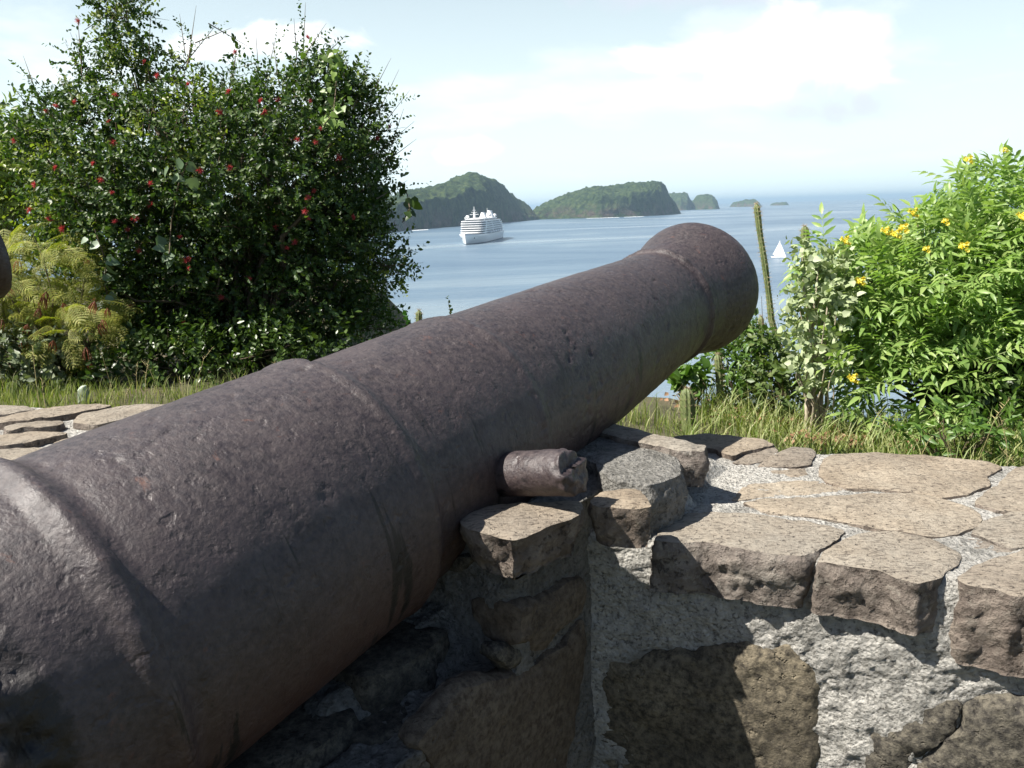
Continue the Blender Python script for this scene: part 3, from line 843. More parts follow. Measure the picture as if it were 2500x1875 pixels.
def build_pier():
    vv = np.concatenate([np.linspace(-1.75, -0.85, 50, endpoint=False), np.linspace(-0.85, -0.09, 120, endpoint=False), np.linspace(-0.09, V_CHEEK, 14, endpoint=False), np.linspace(V_CHEEK, 0.6, 110)])
    cs = []   # contour parameter: side right up, top across, side left down
    for f in np.linspace(0, 1, 120): cs.append(('r', f))
    for f in np.linspace(1, -1, 110)[1:-1]: cs.append(('t', f))
    for f in np.linspace(1, 0, 30): cs.append(('l', f))
    V = np.zeros((len(vv), len(cs), 3)); N = np.zeros_like(V)
    for i, v in enumerate(vv):
        ze = pier_edge(v); zb = bar_bottom(v) - 0.004
        for j, (k, f) in enumerate(cs):
            if k == 'r': u, z, n = PU, ze * f, Ud
            elif k == 'l': u, z, n = -PU, ze * f, -Ud
            else:
                u = PU * f; n = ZUP
                hole = zb + (0.25 - math.sqrt(max(0.25 ** 2 - min(abs(u), 0.2499) ** 2, 0)))
                z = min(ze, hole - 0.01) if abs(u) < 0.27 else ze
                if v < V_CHEEK and abs(u) < 0.215: z = min(zb + 0.002, hole - 0.006) - 0.05 * smooth((abs(u) - 0.15) / 0.06)
            V[i, j] = uv(u, v, z); N[i, j] = n
    W = V.reshape(-1, 3); n = N.reshape(-1, 3)
    d = fbm(W + 3, 6, 3) * 0.012 + fbm(W + 5, 38, 4, 0.62) * 0.0080 + fbm(W + 8, 120, 2, 0.6) * 0.0035
    W = W + n * d[:, None]
    m = len(cs); i = np.arange(len(vv) - 1)[:, None] * m + np.arange(m - 1)[None]
    F = np.stack([i, i + 1, i + m + 1, i + m], -1).reshape(-1, 4)
    nv = len(W); ends = [tuple(range(0, m))[::-1], tuple(range(nv - m, nv))]
    part('mortar_core', W, [tuple(f) for f in F] + ends, SHADED_DIRTY, pier)


build_pier()
def Z9(x, y): return ((900 + 0.37665 * x) * 0.8848, (1250 + 0.37665 * y) * 0.8848)


slab('mortar_face', pier, [uv(0.03, V_CHEEK - 0.03, 0.76), uv(PU + 0.004, V_CHEEK - 0.03, 0.76), uv(PU + 0.006, V_CHEEK - 0.03, 1.03), uv(0.20, V_CHEEK - 0.03, 1.05), uv(0.10, V_CHEEK - 0.03, 0.98), uv(0.03, V_CHEEK - 0.03, 0.93)], -Vd, 0.06, [SHADED_DIRTY, SHADED_DIRTY], 119, res=0.006, amp=0.013, edge=0.012, jag=0.006)
SIDEP, FRONTP, LEDGE = uv(PU + 0.012, 0, 0), uv(0, V_CHEEK - 0.040, 0), 0.800
PF = [
    ([(975, 640), (1080, 590), (1200, 520), (1400, 420), (1425, 520), (1385, 650), (1250, 790), (1165, 880), (1100, 900), (975, 862)], 'side', FACE_BROWN, None),
    ([(640, 580), (780, 560), (900, 600), (978, 640), (975, 862), (830, 886), (740, 842), (720, 742), (655, 690)], 'front', FACE_BROWN, None),
    ([(640, 1140), (850, 1095), (1000, 1058), (1100, 1010), (1180, 935), (1290, 850), (1400, 690), (1425, 800), (1400, 1100), (1380, 1300), (1300, 1700), (1250, 1900), (700, 1900), (460, 1720), (400, 1600), (320, 1520), (410, 1400), (560, 1250)], 'side', FACE_BROWN, 'large brown block beside the inner corner'),
    ([(-60, 1190), (60, 1165), (180, 1172), (285, 1180), (280, 1260), (235, 1400), (120, 1430), (0, 1460), (-180, 1440), (-160, 1300)], 'ledge', FACE_DARK, None),
    ([(-250, 1640), (0, 1625), (200, 1630), (300, 1680), (280, 1850), (-100, 1900), (-300, 1800)], 'ledge', FACE_DARK, None),
    ([(480, 330), (560, 295), (690, 300), (600, 380), (545, 410), (475, 380)], 'front', FACE_DARK, None),
    ([(870, 900), (960, 880), (1090, 890), (1100, 950), (1040, 1010), (930, 1030), (860, 985)], 'side', FACE_DARK, None),
]
for k, (poly, pl, mt, lab) in enumerate(PF):
    if pl == 'side': P_, n_ = [onplane(Z9(*q), SIDEP, Ud) for q in poly], Ud
    elif pl == 'front': P_, n_ = [onplane(Z9(*q), FRONTP, -Vd) for q in poly], -Vd
    else: P_, n_ = [onz(Z9(*q), LEDGE) for q in poly], ZUP
    slab('facing_stone', pier, P_, n_, 0.05, [mt, mt], 120 + k, res=0.008, amp=0.007, edge=0.010, jag=0.009, label=lab)
for k, (v0, v1, u1) in enumerate(((-0.33, -0.14, 0.215), (-0.56, -0.36, 0.21), (-0.80, -0.60, 0.215), (-1.06, -0.84, 0.21))):
    zt_ = bar_bottom((v0 + v1) / 2) + 0.012
    slab('bedding_stone', pier, [uv(0.05, v0, zt_), uv(u1 - 0.03, v0 - 0.01, zt_), uv(u1, (v0 + v1) / 2, zt_), uv(u1 - 0.02, v1, zt_), uv(0.05, v1 + 0.01, zt_)], ZUP, 0.12, [FACE_DARK, FACE_DARK], 170 + k, res=0.010, amp=0.006, edge=0.012, rough=0.012, tilt=None)
PCAPS = [
    ([(65, 885), (200, 805), (420, 745), (800, 722), (1190, 735), (1200, 800), (1170, 858), (1000, 928), (850, 965), (690, 1035), (560, 1085), (400, 1040), (290, 1020), (150, 965), (80, 930)], 0.085, 0.014, 0.0, 0.03, [CAPTOP, CAPSIDE], 'flat stone under the trunnion with a dark broken front'),
    ([(1240, 750), (1370, 655), (1620, 632), (1720, 652), (1760, 722), (1790, 790), (1825, 802), (1650, 808), (1500, 810), (1300, 790)], 0.078, 0.012, -0.004, 0.012, [CAPTOP, CAPSIDE], 'small square stone next to the trunnion'),
    ([(905, 300), (1010, 200), (1170, 92), (1300, 122), (1560, 190), (1900, 250), (2060, 325), (2065, 480), (1950, 540), (1800, 598), (1600, 580), (1450, 550), (1330, 470), (1300, 400), (1190, 335)], 0.11, 0.014, -0.008, 0.0, [GREYSTONE, GREYSTONE], 'rounded grey lichened stone'),
    ([(1232, 52), (1330, 26), (1500, 42), (1900, 140), (2310, 248), (2290, 292), (2080, 282), (1890, 236), (1560, 175), (1300, 110)], 0.085, 0.010, 0.006, 0.0, [CAPTOP, CAPSIDE], 'long thin cap stone at the far end'),
]
for k, (poly, th, rg, dz, bt, mts, lab) in enumerate(PCAPS):
    slab('capstone', pier, [onz(Z1(*q), Z_PIER + dz) for q in poly], ZUP, th, mts, 140 + k, res=0.0065, rough=rg, batter=bt, amp=0.005, jag=0.006, label=lab)
# left cheek of the bed, behind the barrel
for k in range(4):
    v0 = -0.15 + k * 0.19
    slab('capstone', pier, [uv(-0.38, v0, Z_PIER), uv(-0.2, v0 + 0.01, Z_PIER), uv(-0.17, v0 + 0.17, Z_PIER), uv(-0.36, v0 + 0.175, Z_PIER)], ZUP, 0.09, [CAPTOP, CAPSIDE], 150 + k, res=0.012)


# mortar lump that blends the raised bed into the wall top
def lump(parent, q, z, r, h, seed, mat=None):
    c = onz(q, z); n = 26; th = np.arange(40) / 40 * 2 * math.pi
    V = [c + ZUP * h]
    for i in range(1, n + 1):
        f = i / n
        for t in th:
            rr = f * (1 + 0.25 * math.sin(2 * t + seed) + 0.12 * math.sin(5 * t + seed * 2))
            V.append(c + r[0] * rr * math.cos(t) * Vd + r[1] * rr * math.sin(t) * Ud + ZUP * h * (1 - smooth(f)) - ZUP * 0.03 * f)
    V = np.array(V); V[:, 2] += fbm(V, 38, 4, 0.62) * 0.007 + fbm(V, 120, 2) * 0.002
    F = [(0, 1 + j, 1 + (j + 1) % 40) for j in range(40)]
    for i in range(n - 1):
        for j in range(40):
            a = 1 + i * 40; F.append((a + j, a + 40 + j, a + 40 + (j + 1) % 40, a + (j + 1) % 40))
    part('mortar_fillet', V, F, mat or MORTAR, parent)


lump(pier, (1500, 1030), Z_CAP, (0.22, 0.10), 0.040, 2)
lump(pier, (1440, 1085), Z_CAP, (0.10, 0.075), 0.050, 5)
lump(pier, (1200, 1010), Z_PIER - 0.04, (0.16, 0.09), 0.028, 1)

# ------------------------------------------------------------------ cannon
PROFILE = [(-1.46, 0.0), (-1.455, 0.035), (-1.43, 0.066), (-1.39, 0.078), (-1.35, 0.068), (-1.32, 0.048), (-1.29, 0.045), (-1.26, 0.06), (-1.235, 0.10), (-1.20, 0.15), (-1.165, 0.205),
           (-1.15, 0.255), (-1.14, 0.272), (-1.12, 0.277), (-1.04, 0.279), (-1.005, 0.276), (-0.992, 0.262), (-0.980, 0.254), (-0.970, 0.258), (-0.955, 0.2635), (-0.93, 0.2655), (-0.875, 0.2665),
           (-0.868, 0.2668), (-0.859, 0.2725), (-0.850, 0.2785), (-0.838, 0.2785), (-0.829, 0.2725), (-0.822, 0.2650), (-0.808, 0.2605), (-0.79, 0.262), (-0.70, 0.2615), (-0.50, 0.2570), (-0.40, 0.2545), (-0.378, 0.2545),
           (-0.368, 0.2580), (-0.356, 0.2560), (-0.343, 0.2440), (-0.33, 0.2385), (-0.30, 0.2365), (-0.15, 0.2335), (-0.03, 0.2305), (-0.012, 0.2300), (-0.004, 0.2325), (0.008, 0.2315), (0.022, 0.2235), (0.04, 0.2220),
           (0.25, 0.2115), (0.50, 0.1985), (0.75, 0.1840), (0.88, 0.1750), (0.915, 0.1730), (0.922, 0.1765), (0.930, 0.1825), (0.942, 0.1825), (0.950, 0.1765), (0.956, 0.1725), (0.97, 0.1728)]
MUZ = [(0.97, 0.1728), (1.00, 0.1745), (1.04, 0.1805), (1.08, 0.1905), (1.12, 0.2020), (1.15, 0.2095), (1.177, 0.2135), (1.195, 0.2130), (1.21, 0.2085), (1.225, 0.1980), (1.232, 0.180), (1.234, 0.095), (1.228, 0.078), (1.20, 0.075), (0.80, 0.075), (0.80, 0.0)]


def gun_surface(prof, fine, seg, name, root, seed=0):
    prof = np.array(prof); s = []
    for i in range(len(prof) - 1):
        L = math.hypot(*(prof[i + 1] - prof[i])); m = max(1, int(L / fine))
        for k in range(m): s.append(prof[i] + (prof[i + 1] - prof[i]) * k / m)
    s = np.array(s + [prof[-1]])
    r = s[:, 1].copy(); th = np.arange(seg) / seg * 2 * math.pi
    V = np.stack([r[:, None] * np.cos(th), np.repeat(s[:, :1], seg, 1), r[:, None] * np.sin(th)], -1).reshape(-1, 3)
    rad = V.copy(); rad[:, 1] = 0; rad = unit(rad)
    # mouldings are worn unevenly, the skin is lumpy and pitted
    S = V[:, 1]
    d = fbm(V + seed, 9, 3) * 0.0012 + fbm(V + 4 + seed, 40, 4, 0.6) * 0.00045 + fbm(V + 7, 110, 2, 0.6) * 0.0006
    pits = np.clip(fbm(V + 21, 62, 3, 0.6) - 0.16, 0, 0.5) * np.clip(fbm(V + 33, 7.5, 3, 0.6) - 0.10, 0, 0.4) * 0.030; d -= pits
    d -= np.clip(fbm(V * [1, 0.6, 1] + 55, 40, 3, 0.6) - 0.52, 0, 1) * 0.012
    for s0, wd, k in ((-0.985, 0.03, 0.024), (-0.843, 0.02, 0.004), (-0.36, 0.02, 0.0022), (0.0, 0.02, 0.003), (0.932, 0.015, 0.006)):
        d += np.exp(-((S - s0) / wd) ** 2) * fbm(V + s0 * 50, 30, 4, 0.65) * k
    d *= np.clip(np.linalg.norm(V[:, [0, 2]], axis=1) / 0.05, 0, 1) * (np.linalg.norm(V[:, [0, 2]], axis=1) > 0.08)
    V = V + rad * d[:, None]
    n = len(s); i = np.arange(n - 1)[:, None] * seg; j = np.arange(seg)[None]; k = (j + 1) % seg
    F = np.stack([i + j, i + seg + j, i + seg + k, i + k], -1).reshape(-1, 4)
    return link(name, mesh_data(name, V, F, IRON), root)


def build_cannon():
    root = empty('cannon', GP, 'long pitted rust brown cannon lying across the stone wall', 'cannon', 'old iron cannons')
    M = Matrix((tuple(GT), tuple(GD), tuple(GU))).transposed()
    root.rotation_euler = M.to_euler()
    gun_surface(PROFILE, 0.0055, 288, 'barrel', root)
    gun_surface(MUZ, 0.006, 224, 'muzzle_swell', root, 5)
    for sgn in (1, -1):      # trunnions, ends broken and flaking
        L = 0.378; seg = 56; pr = []
        for f in np.linspace(0.0, 1.0, 46): pr.append((0.19 + (L - 0.19) * f, 0.041 + 0.02 * max(0, 1 - f * 7) ** 2))
        for f in np.linspace(0, 1, 12)[1:]: pr.append((L + 0.004 * math.sin(f * 3), 0.041 * (1 - f) + 0.0001))
        pr = np.array(pr); th = np.arange(seg) / seg * 2 * math.pi
        V = np.stack([np.repeat(pr[:, :1], seg, 1), pr[:, 1:] * np.cos(th), pr[:, 1:] * np.sin(th)], -1).reshape(-1, 3)
        ends = smooth((V[:, 0] - L + 0.035) / 0.03)
        V += unit(V * [0, 1, 1]) * ((fbm(V, 40, 4, 0.6) * 0.0022 + fbm(V + 3, 45, 3, 0.6) * 0.008 * ends) * (np.linalg.norm(V[:, 1:], axis=1) > 0.004))[:, None]
        V[:, 0] += fbm(V + 9, 30, 3, 0.55) * 0.014 * ends - 0.012 * ends * (V[:, 2] > 0.01)
        V[:, 0] *= sgn; V += np.array([0, TR_S, -0.064])
        n = len(pr); i = np.arange(n - 1)[:, None] * seg; j = np.arange(seg)[None]; k = (j + 1) % seg
        F = np.stack([i + j, i + k, i + seg + k, i + seg + j], -1).reshape(-1, 4)
        if sgn < 0: F = F[:, ::-1]
        link('trunnion', mesh_data('trunnion', V, F, IRON), root)
    return root


gun = build_cannon()
OFF = np.array([-2.905, 0.945, 0.155])
gun2 = copy_tree(gun); gun2.location = tuple(GP + OFF); gun2['label'] = 'second rust brown cannon, only its muzzle rim showing in front of the flowering shrub'
pier2 = copy_tree(pier); pier2.location = tuple(np.array(pier.location) + OFF * [1, 1, 0]); pier2.scale = (1, 1, 1.145); pier2['label'] = 'rubble stone pier under the second cannon farther along the wall'

# ------------------------------------------------------------------ foliage tools
LEAF = np.array([(0, 0, 0), (0, 0.5, -0.05), (0, 1, -0.10), (-0.30, 0.42, 0.05), (0.30, 0.42, 0.05), (-0.20, 0.75, 0.0), (0.20, 0.75, 0.0)], float)
LEAF_F = np.array([(0, 1, 3), (0, 4, 1), (1, 5, 3), (1, 2, 5), (1, 4, 6), (1, 6, 2)])
LANCE = np.array([(0, 0, 0), (0, 0.35, 0.01), (0, 0.7, -0.06), (0, 1, -0.20), (-0.13, 0.28, 0.05), (0.13, 0.28, 0.05), (-0.10, 0.65, -0.02), (0.10, 0.65, -0.02)], float)
LANCE_F = np.array([(0, 1, 4), (0, 5, 1), (1, 6, 4), (1, 2, 6), (1, 5, 7), (1, 7, 2), (2, 3, 6), (2, 7, 3)])


def rand_dirs(n):
    v = RS.normal(size=(n, 3)); return unit(v)


def lobes_points(lobes, n, shell=0.5):
    """points in a union of ellipsoids [(centre, radii)], biased to the outside; returns points and outward directions"""
    vol = np.array([np.prod(r) ** 0.75 for c, r in lobes]); k = RS.choice(len(lobes), n, p=vol / vol.sum())
    C = np.array([l[0] for l in lobes])[k]; Rr = np.array([l[1] for l in lobes])[k]
    d = rand_dirs(n); rad = RS.rand(n) ** (1 / 3.0); rad = np.where(RS.rand(n) < shell, 0.82 + 0.22 * RS.rand(n), rad)
    P = C + d * Rr * rad[:, None]
    return P, unit(d / Rr)


def twigs(P, D, length, nleaf, size, T, TF, mb_leaf, mb_stem=None, droop=0.15, spread=0.9, stem_r=0.0018, flat=0.3):
    """leafy twigs: alternating leaves along a gently curved axis"""
    n = len(P); ts = (np.arange(nleaf) + 0.6) / nleaf
    L = length * (0.6 + 0.8 * RS.rand(n)); cur = rand_dirs(n) * 0.35 + np.array([0, 0, -droop])
    ax = P[:, None] + D[:, None] * (ts[None, :, None] * L[:, None, None]) + cur[:, None] * (ts ** 2)[None, :, None] * L[:, None, None]
    tg = unit(D[:, None] + 2 * cur[:, None] * ts[None, :, None])
    s = unit(np.cross(tg, rand_dirs(n)[:, None] + 0 * tg)); sg = np.where(np.arange(nleaf) % 2, 1, -1)[None, :, None]
    ang = RS.rand(n, nleaf, 1) * 0.8
    s2 = unit(s * sg * np.cos(ang) + np.cross(tg, s) * np.sin(ang) * (RS.rand(n, nleaf, 1) - 0.5) * 2)
    f = unit(s2 * spread + tg * 0.7 + RS.normal(size=tg.shape) * 0.25)
    nr = unit(np.cross(f, np.cross(tg, f)) * (1 - flat) + np.array([0, 0, 1.0]) * flat + RS.normal(size=tg.shape) * 0.35)
    sc = size * (0.6 + 0.7 * RS.rand(n * nleaf))
    V, F = scatter(T, TF, ax.reshape(-1, 3), f.reshape(-1, 3), nr.reshape(-1, 3), sc)
    mb_leaf.add(V, F)
    if mb_stem is not None:
        for i in range(n):
            q = [P[i] + D[i] * t * L[i] + cur[i] * t * t * L[i] for t in (-0.1, 0.4, 1.0)]
            mb_stem.tube(q, [stem_r * 1.3, stem_r, stem_r * 0.5], 3, False)
    return ax


def branches(mb, base, tips, r0, seed=0, n=7, wob=0.06, seg=6):
    for i, tp in enumerate(tips):
        b = base + np.array([random.uniform(-1, 1), random.uniform(-1, 1), 0]) * r0 * 2.5
        k = np.linspace(0, 1, n)[:, None]; mid = np.array([0, 0, 0.25 * np.linalg.norm(tp - b)])
        pts = b + (tp - b) * k + mid * (k * (1 - k)) + np.stack([fbm(np.c_[k[:, 0] * 3, np.full(n, i * 7.1 + c * 3), np.full(n, seed)], 1.0, 2) for c in range(3)], -1) * wob * np.sin(k * math.pi)
        L = np.linalg.norm(tp - b); mb.tube(pts, r0 * (1 - 0.8 * k[:, 0]) * (0.5 + 0.5 * random.random()), seg, False)


BARK = plain('grey brown bark', (0.13, 0.10, 0.075), 0.9, var=0.4, scale=25)
PALEBARK = plain('pale dry bark', (0.36, 0.31, 0.23), 0.9, var=0.3, scale=25)
TWIG = plain('brown twig', (0.10, 0.075, 0.045), 0.85, var=0.3, scale=20)

# ------------------------------------------------------------------ flowering shrub
BUSH_D = 5.6


def px_lobe(x, y, rx, ry, depth, rz):
    c = at(x, y, depth); k = depth / (FPX / SRC)
    return (c, np.array([rx * k, rz, ry * k]))


def build_powder_shrub():
    base = at(560, 870, BUSH_D); base[2] = ground_h(np.array([base[0]]), np.array([base[1]]))[0]
    root = empty('powder_puff_shrub', base, 'tall dense dark green shrub dotted with red powder puff flowers', 'shrub')
    D = BUSH_D
    lob = [px_lobe(420, 440, 300, 225, D, 0.85), px_lobe(620, 400, 190, 205, D + 0.05, 0.8), px_lobe(560, 620, 260, 170, D + 0.05, 0.7), px_lobe(250, 360, 170, 130, D - 0.1, 0.55),
           px_lobe(300, 560, 170, 210, D - 0.1, 0.55), px_lobe(700, 205, 70, 62, D, 0.3), px_lobe(645, 130, 18, 50, D, 0.08), px_lobe(266, 70, 44, 90, D, 0.16), px_lobe(245, 5, 42, 50, D, 0.13), px_lobe(215, 60, 10, 60, D, 0.05), px_lobe(190, 190, 26, 60, D, 0.12), px_lobe(270, 180, 60, 60, D, 0.2),
           px_lobe(330, 150, 22, 55, D, 0.1), px_lobe(400, 110, 14, 55, D, 0.06), px_lobe(380, 180, 40, 40, D, 0.12), px_lobe(120, 262, 70, 40, D - 0.2, 0.25), px_lobe(70, 190, 9, 40, D - 0.2, 0.05), px_lobe(755, 330, 75, 140, D, 0.4),
           px_lobe(730, 550, 105, 120, D, 0.45), px_lobe(835, 575, 36, 42, D - 0.1, 0.15), px_lobe(470, 760, 260, 90, D - 0.2, 0.5), px_lobe(730, 690, 70, 50, D, 0.3), px_lobe(790, 690, 40, 50, D - 0.1, 0.2), px_lobe(530, 150, 14, 40, D, 0.06), px_lobe(570, 190, 40, 40, D, 0.15), px_lobe(785, 225, 24, 50, D, 0.15), px_lobe(50, 300, 60, 26, D - 0.3, 0.15)]
    P, d = lobes_points(lob, 11500, 0.5)
    keep = P[:, 2] > base[2] + 0.15
    x, y, z = topx(P)
    # hollows where light shows through
    hol = np.zeros(len(P), bool)
    for (hx, hy, hr) in ((690, 690, 26), (735, 740, 24), (640, 745, 20), (800, 640, 16), (780, 715, 20), (480, 105, 36), (150, 160, 26), (360, 50, 18)):
        hol |= (x - hx) ** 2 + (y - hy) ** 2 < hr ** 2
    cl = fbm(P, 2.8, 3)
    keep &= ~hol & (cl > -0.36 + 0.2 * RS.rand(len(P)))
    P, d = P[keep], d[keep]
    d = unit(d + np.array([0, 0, 0.45]) + RS.normal(size=d.shape) * 0.6)
    lv = MB(); st = MB()
    sunlit = RS.rand(len(P)) < np.where(topx(P)[0] < 470, 0.30, 0.05) + 0.5 * (fbm(P, 1.7, 2) - 0.1)  # brighter twigs, mostly on the left: sunlight put into the leaf colour
    yv = MB()
    ax = np.concatenate([twigs(P[~sunlit], d[~sunlit], 0.16, 13, 0.034, LEAF, LEAF_F, lv, None, 0.12, 0.9), twigs(P[sunlit], d[sunlit], 0.18, 13, 0.030, LEAF, LEAF_F, yv, None, 0.1, 0.95)])
    for i in RS.choice(len(P), 1500, False):
        st.tube([P[i] - d[i] * 0.15, P[i], P[i] + d[i] * 0.2], [0.003, 0.0025, 0.001], 3, False)
    # long whippy shoots on the outline
    sh = [((780, 250), (845, 125)), ((800, 280), (862, 150)), ((805, 300), (885, 195)), ((815, 330), (895, 262)), ((820, 360), (900, 300)), ((790, 240), (820, 165)), ((560, 180), (552, 60)), ((575, 170), (600, 65)), ((600, 160), (590, 90)),
          ((655, 110), (660, 5)), ((665, 110), (705, 50)), ((690, 130), (748, 75)), ((322, 120), (326, 12)), ((175, 130), (168, 40)), ((75, 190), (50, 120)), ((150, 200), (120, 160)), ((395, 170), (418, 90)), ((410, 110), (424, 12)), ((405, 130), (470, 50)), ((440, 85), (500, 60)), ((470, 62), (535, 100)), ((500, 170), (512, 105)), ((398, 100), (388, 30)), ((640, 110), (635, 40)),
          ((830, 420), (880, 390)), ((840, 330), (872, 235)), ((50, 215), (30, 190)), ((180, 170), (140, 90)), ((505, 170), (510, 110)), ((715, 150), (735, 95)), ((770, 215), (795, 150))]
    for (a, b) in sh:
        A = at(a[0], a[1], D - 0.05 + random.uniform(-.2, .2)); B = at(b[0], b[1], D + random.uniform(-.2, .2)); L = np.linalg.norm(B - A)
        twigs(np.array([A]), unit(np.array([B - A])), L / 1.0, max(8, int(L / 0.016)), 0.026, LEAF, LEAF_F, lv, None, 0.05, 1.0)
        st.tube([A - (B - A) * 0.3, A, (A + B) / 2, B], [0.005, 0.004, 0.003, 0.001], 3, False)
    m = leafmat('dark glossy small leaves', [(0.022, 0.050, 0.014), (0.040, 0.085, 0.020), (0.070, 0.125, 0.026), (0.130, 0.190, 0.036), (0.046, 0.092, 0.022)], 0.46, 0.34, spec=0.42)
    lv.part('foliage', m, root)
    yv.part('sunlit_foliage', leafmat('sunlit yellow green leaves', [(0.12, 0.175, 0.028), (0.19, 0.25, 0.038), (0.26, 0.31, 0.055)], 0.4, 0.42), root)
    b2 = MB(); k = RS.choice(len(P), 60, False)
    branches(b2, base, P[k], 0.035, 3, 9, 0.25)
    V1, F1 = st.get(); b2.add(V1, *F1)
    b2.part('branches', TWIG, root)
    # flowers: puffs of fine red filaments
    fm = MB(); nf = 70; dirs = rand_dirs(nf); dirs[:, 2] = np.abs(dirs[:, 2]) * 0.8 + 0.1; dirs = unit(dirs)
    for q in dirs:
        s = unit(np.cross(q, rand_dirs(1)[0])) * 0.0013; L = 0.036 * random.uniform(0.75, 1.1); mid = q * L * 0.55
        fm.add([-s, s, mid + s, mid - s, q * L + np.array([0, 0, -0.003])], np.array([(0, 1, 2, 3)]), np.array([(3, 2, 4)]))
    fm.lathe([(-0.006, 0.0), (-0.003, 0.006), (0.004, 0.007), (0.008, 0.0)], 8)
    FV, FF = fm.get()
    red = leafmat('red filaments', [(0.42, 0.030, 0.050), (0.66, 0.085, 0.105), (0.56, 0.12, 0.11)], 0.6, 0.3, (1, 0.6, 0.6))
    fme = mesh_data('flower', FV, FF, red, True)
    lx, ly, lz = topx(ax.reshape(-1, 3)); A = ax.reshape(-1, 3)
    spots = [(400, 105), (735, 315), (800, 385), (955, 430), (555, 620), (575, 725), (75, 712), (150, 1062), (247, 1112), (180, 935), (1110, 568), (1335, 568), (1325, 510), (1405, 508), (1570, 512), (1505, 708), (1597, 720), (1620, 655), (1165, 850), (1010, 865), (983, 910),
             (1590, 965), (1560, 1005), (1545, 1070), (1560, 1105), (1795, 1097), (1400, 1150), (1495, 1228), (1450, 1258), (680, 1103), (645, 1165), (585, 1125), (765, 1040), (908, 1203), (700, 1268), (437, 1328), (960, 1360), (950, 1320), (1265, 1415), (655, 1550), (485, 1520),
             (1118, 1505), (935, 1632), (1190, 262), (1555, 190), (1910, 700), (1975, 645), (1710, 800), (475, 828), (285, 850), (510, 912), (765, 930), (565, 978), (580, 480), (380, 520), (235, 560), (280, 540), (320, 1158), (40, 1225), (1160, 465)]
    for (zx, zy) in spots:
        x, y = zx * 0.4268, zy * 0.4268
        nb = ((lx - x) ** 2 + (ly - y) ** 2) < 14 ** 2
        dep = (np.partition(lz[nb], min(4, nb.sum() - 1))[min(4, nb.sum() - 1)] if nb.any() else D - 0.4) - 0.02
        o = link('flower', fme, root); c = at(x, y, dep) - base; o.location = tuple(c)
        o.rotation_euler = (R(random.uniform(35, 100)), R(random.uniform(-40, 40)), R(random.uniform(-60, 60))); s = random.uniform(0.65, 1.05); o.scale = (s, s, s)
    return lx, ly, lz


LX, LY, LZ = build_powder_shrub()


def front_depth(x, y, rad=16, dflt=5.0):
    nb = ((LX - x) ** 2 + (LY - y) ** 2) < rad ** 2
    return (np.partition(LZ[nb], min(6, nb.sum() - 1))[min(6, nb.sum() - 1)] if nb.any() else dflt) - 0.03


HEART = np.array([(0, 0, 0), (0, 0.5, -0.04), (0, 1, -0.12), (-0.34, 0.02, 0.02), (-0.42, 0.36, 0.06), (-0.22, 0.74, 0.0), (0.34, 0.02, 0.02), (0.42, 0.36, 0.06), (0.22, 0.74, 0.0)], float)
HEART_F = np.array([(0, 4, 3), (0, 1, 4), (1, 5, 4), (1, 2, 5), (0, 6, 7), (0, 7, 1), (1, 7, 8), (1, 8, 2)])


def vine(label, path, n, size, cols, jitter=10, dep0=5.0):
    pts = [at(x, y, front_depth(x, y, 22, dep0)) for x, y in path]
    pts = np.array(pts); k = np.linspace(0, len(pts) - 1, 24); C = np.stack([np.interp(k, np.arange(len(pts)), pts[:, i]) for i in range(3)], -1)
    base = C[-1].copy(); root = empty('climbing_vine', base, label, 'vine')
    st = MB(); st.tube(C, 0.004, 5, False); st.part('stem', TWIG, root)
    t = RS.rand(n) * 23; i = t.astype(int); f = (t - i)[:, None]
    P = C[i] * (1 - f) + C[np.minimum(i + 1, 23)] * f + RS.normal(size=(n, 3)) * jitter / 1720 * 5 + np.array([0, -0.03, 0])
    fw = unit(np.stack([RS.normal(size=n), RS.normal(size=n) * 0.5, -0.9 + 0.5 * RS.normal(size=n)], -1)); nr = unit(np.stack([RS.normal(size=n) * 0.6 - 0.4, -1 + 0 * t, 0.7 + 0.3 * RS.normal(size=n)], -1))
    V, F = scatter(HEART, HEART_F, P, fw, nr, size * (0.7 + 0.6 * RS.rand(n)))
    mb = MB(); mb.add(V, F); mb.part('foliage', leafmat('vine leaf', cols, 0.45, 0.3), root)


vine('bright green leafy vine hanging down the upper edge of the flowering shrub', [(690, 115), (715, 125), (728, 160), (725, 200), (720, 245), (700, 270)], 90, 0.050, [(0.08, 0.16, 0.025), (0.14, 0.24, 0.04), (0.19, 0.28, 0.05)], 15)
vine('pale leaved vine with big heart shaped leaves climbing the middle of the flowering shrub', [(405, 350), (385, 400), (370, 480), (366, 545), (360, 560)], 14, 0.070, [(0.10, 0.17, 0.08), (0.22, 0.30, 0.18)], 10)
vine('pale leaved vine straggling beside the feathery shrub', [(205, 495), (230, 570), (225, 610), (238, 660), (228, 680)], 12, 0.070, [(0.16, 0.24, 0.13), (0.27, 0.35, 0.24)], 8)
vine('dark vine dangling over the water from the shrub edge', [(868, 395), (880, 420), (885, 450), (870, 480)], 16, 0.062, [(0.03, 0.06, 0.015), (0.05, 0.09, 0.02)], 10)


# ------------------------------------------------------------------ other plants on the left
def ground_at(x, y, depth):
    b = at(x, y, depth); b[2] = float(ground_h(np.array([b[0]]), np.array([b[1]]))[0]); return b


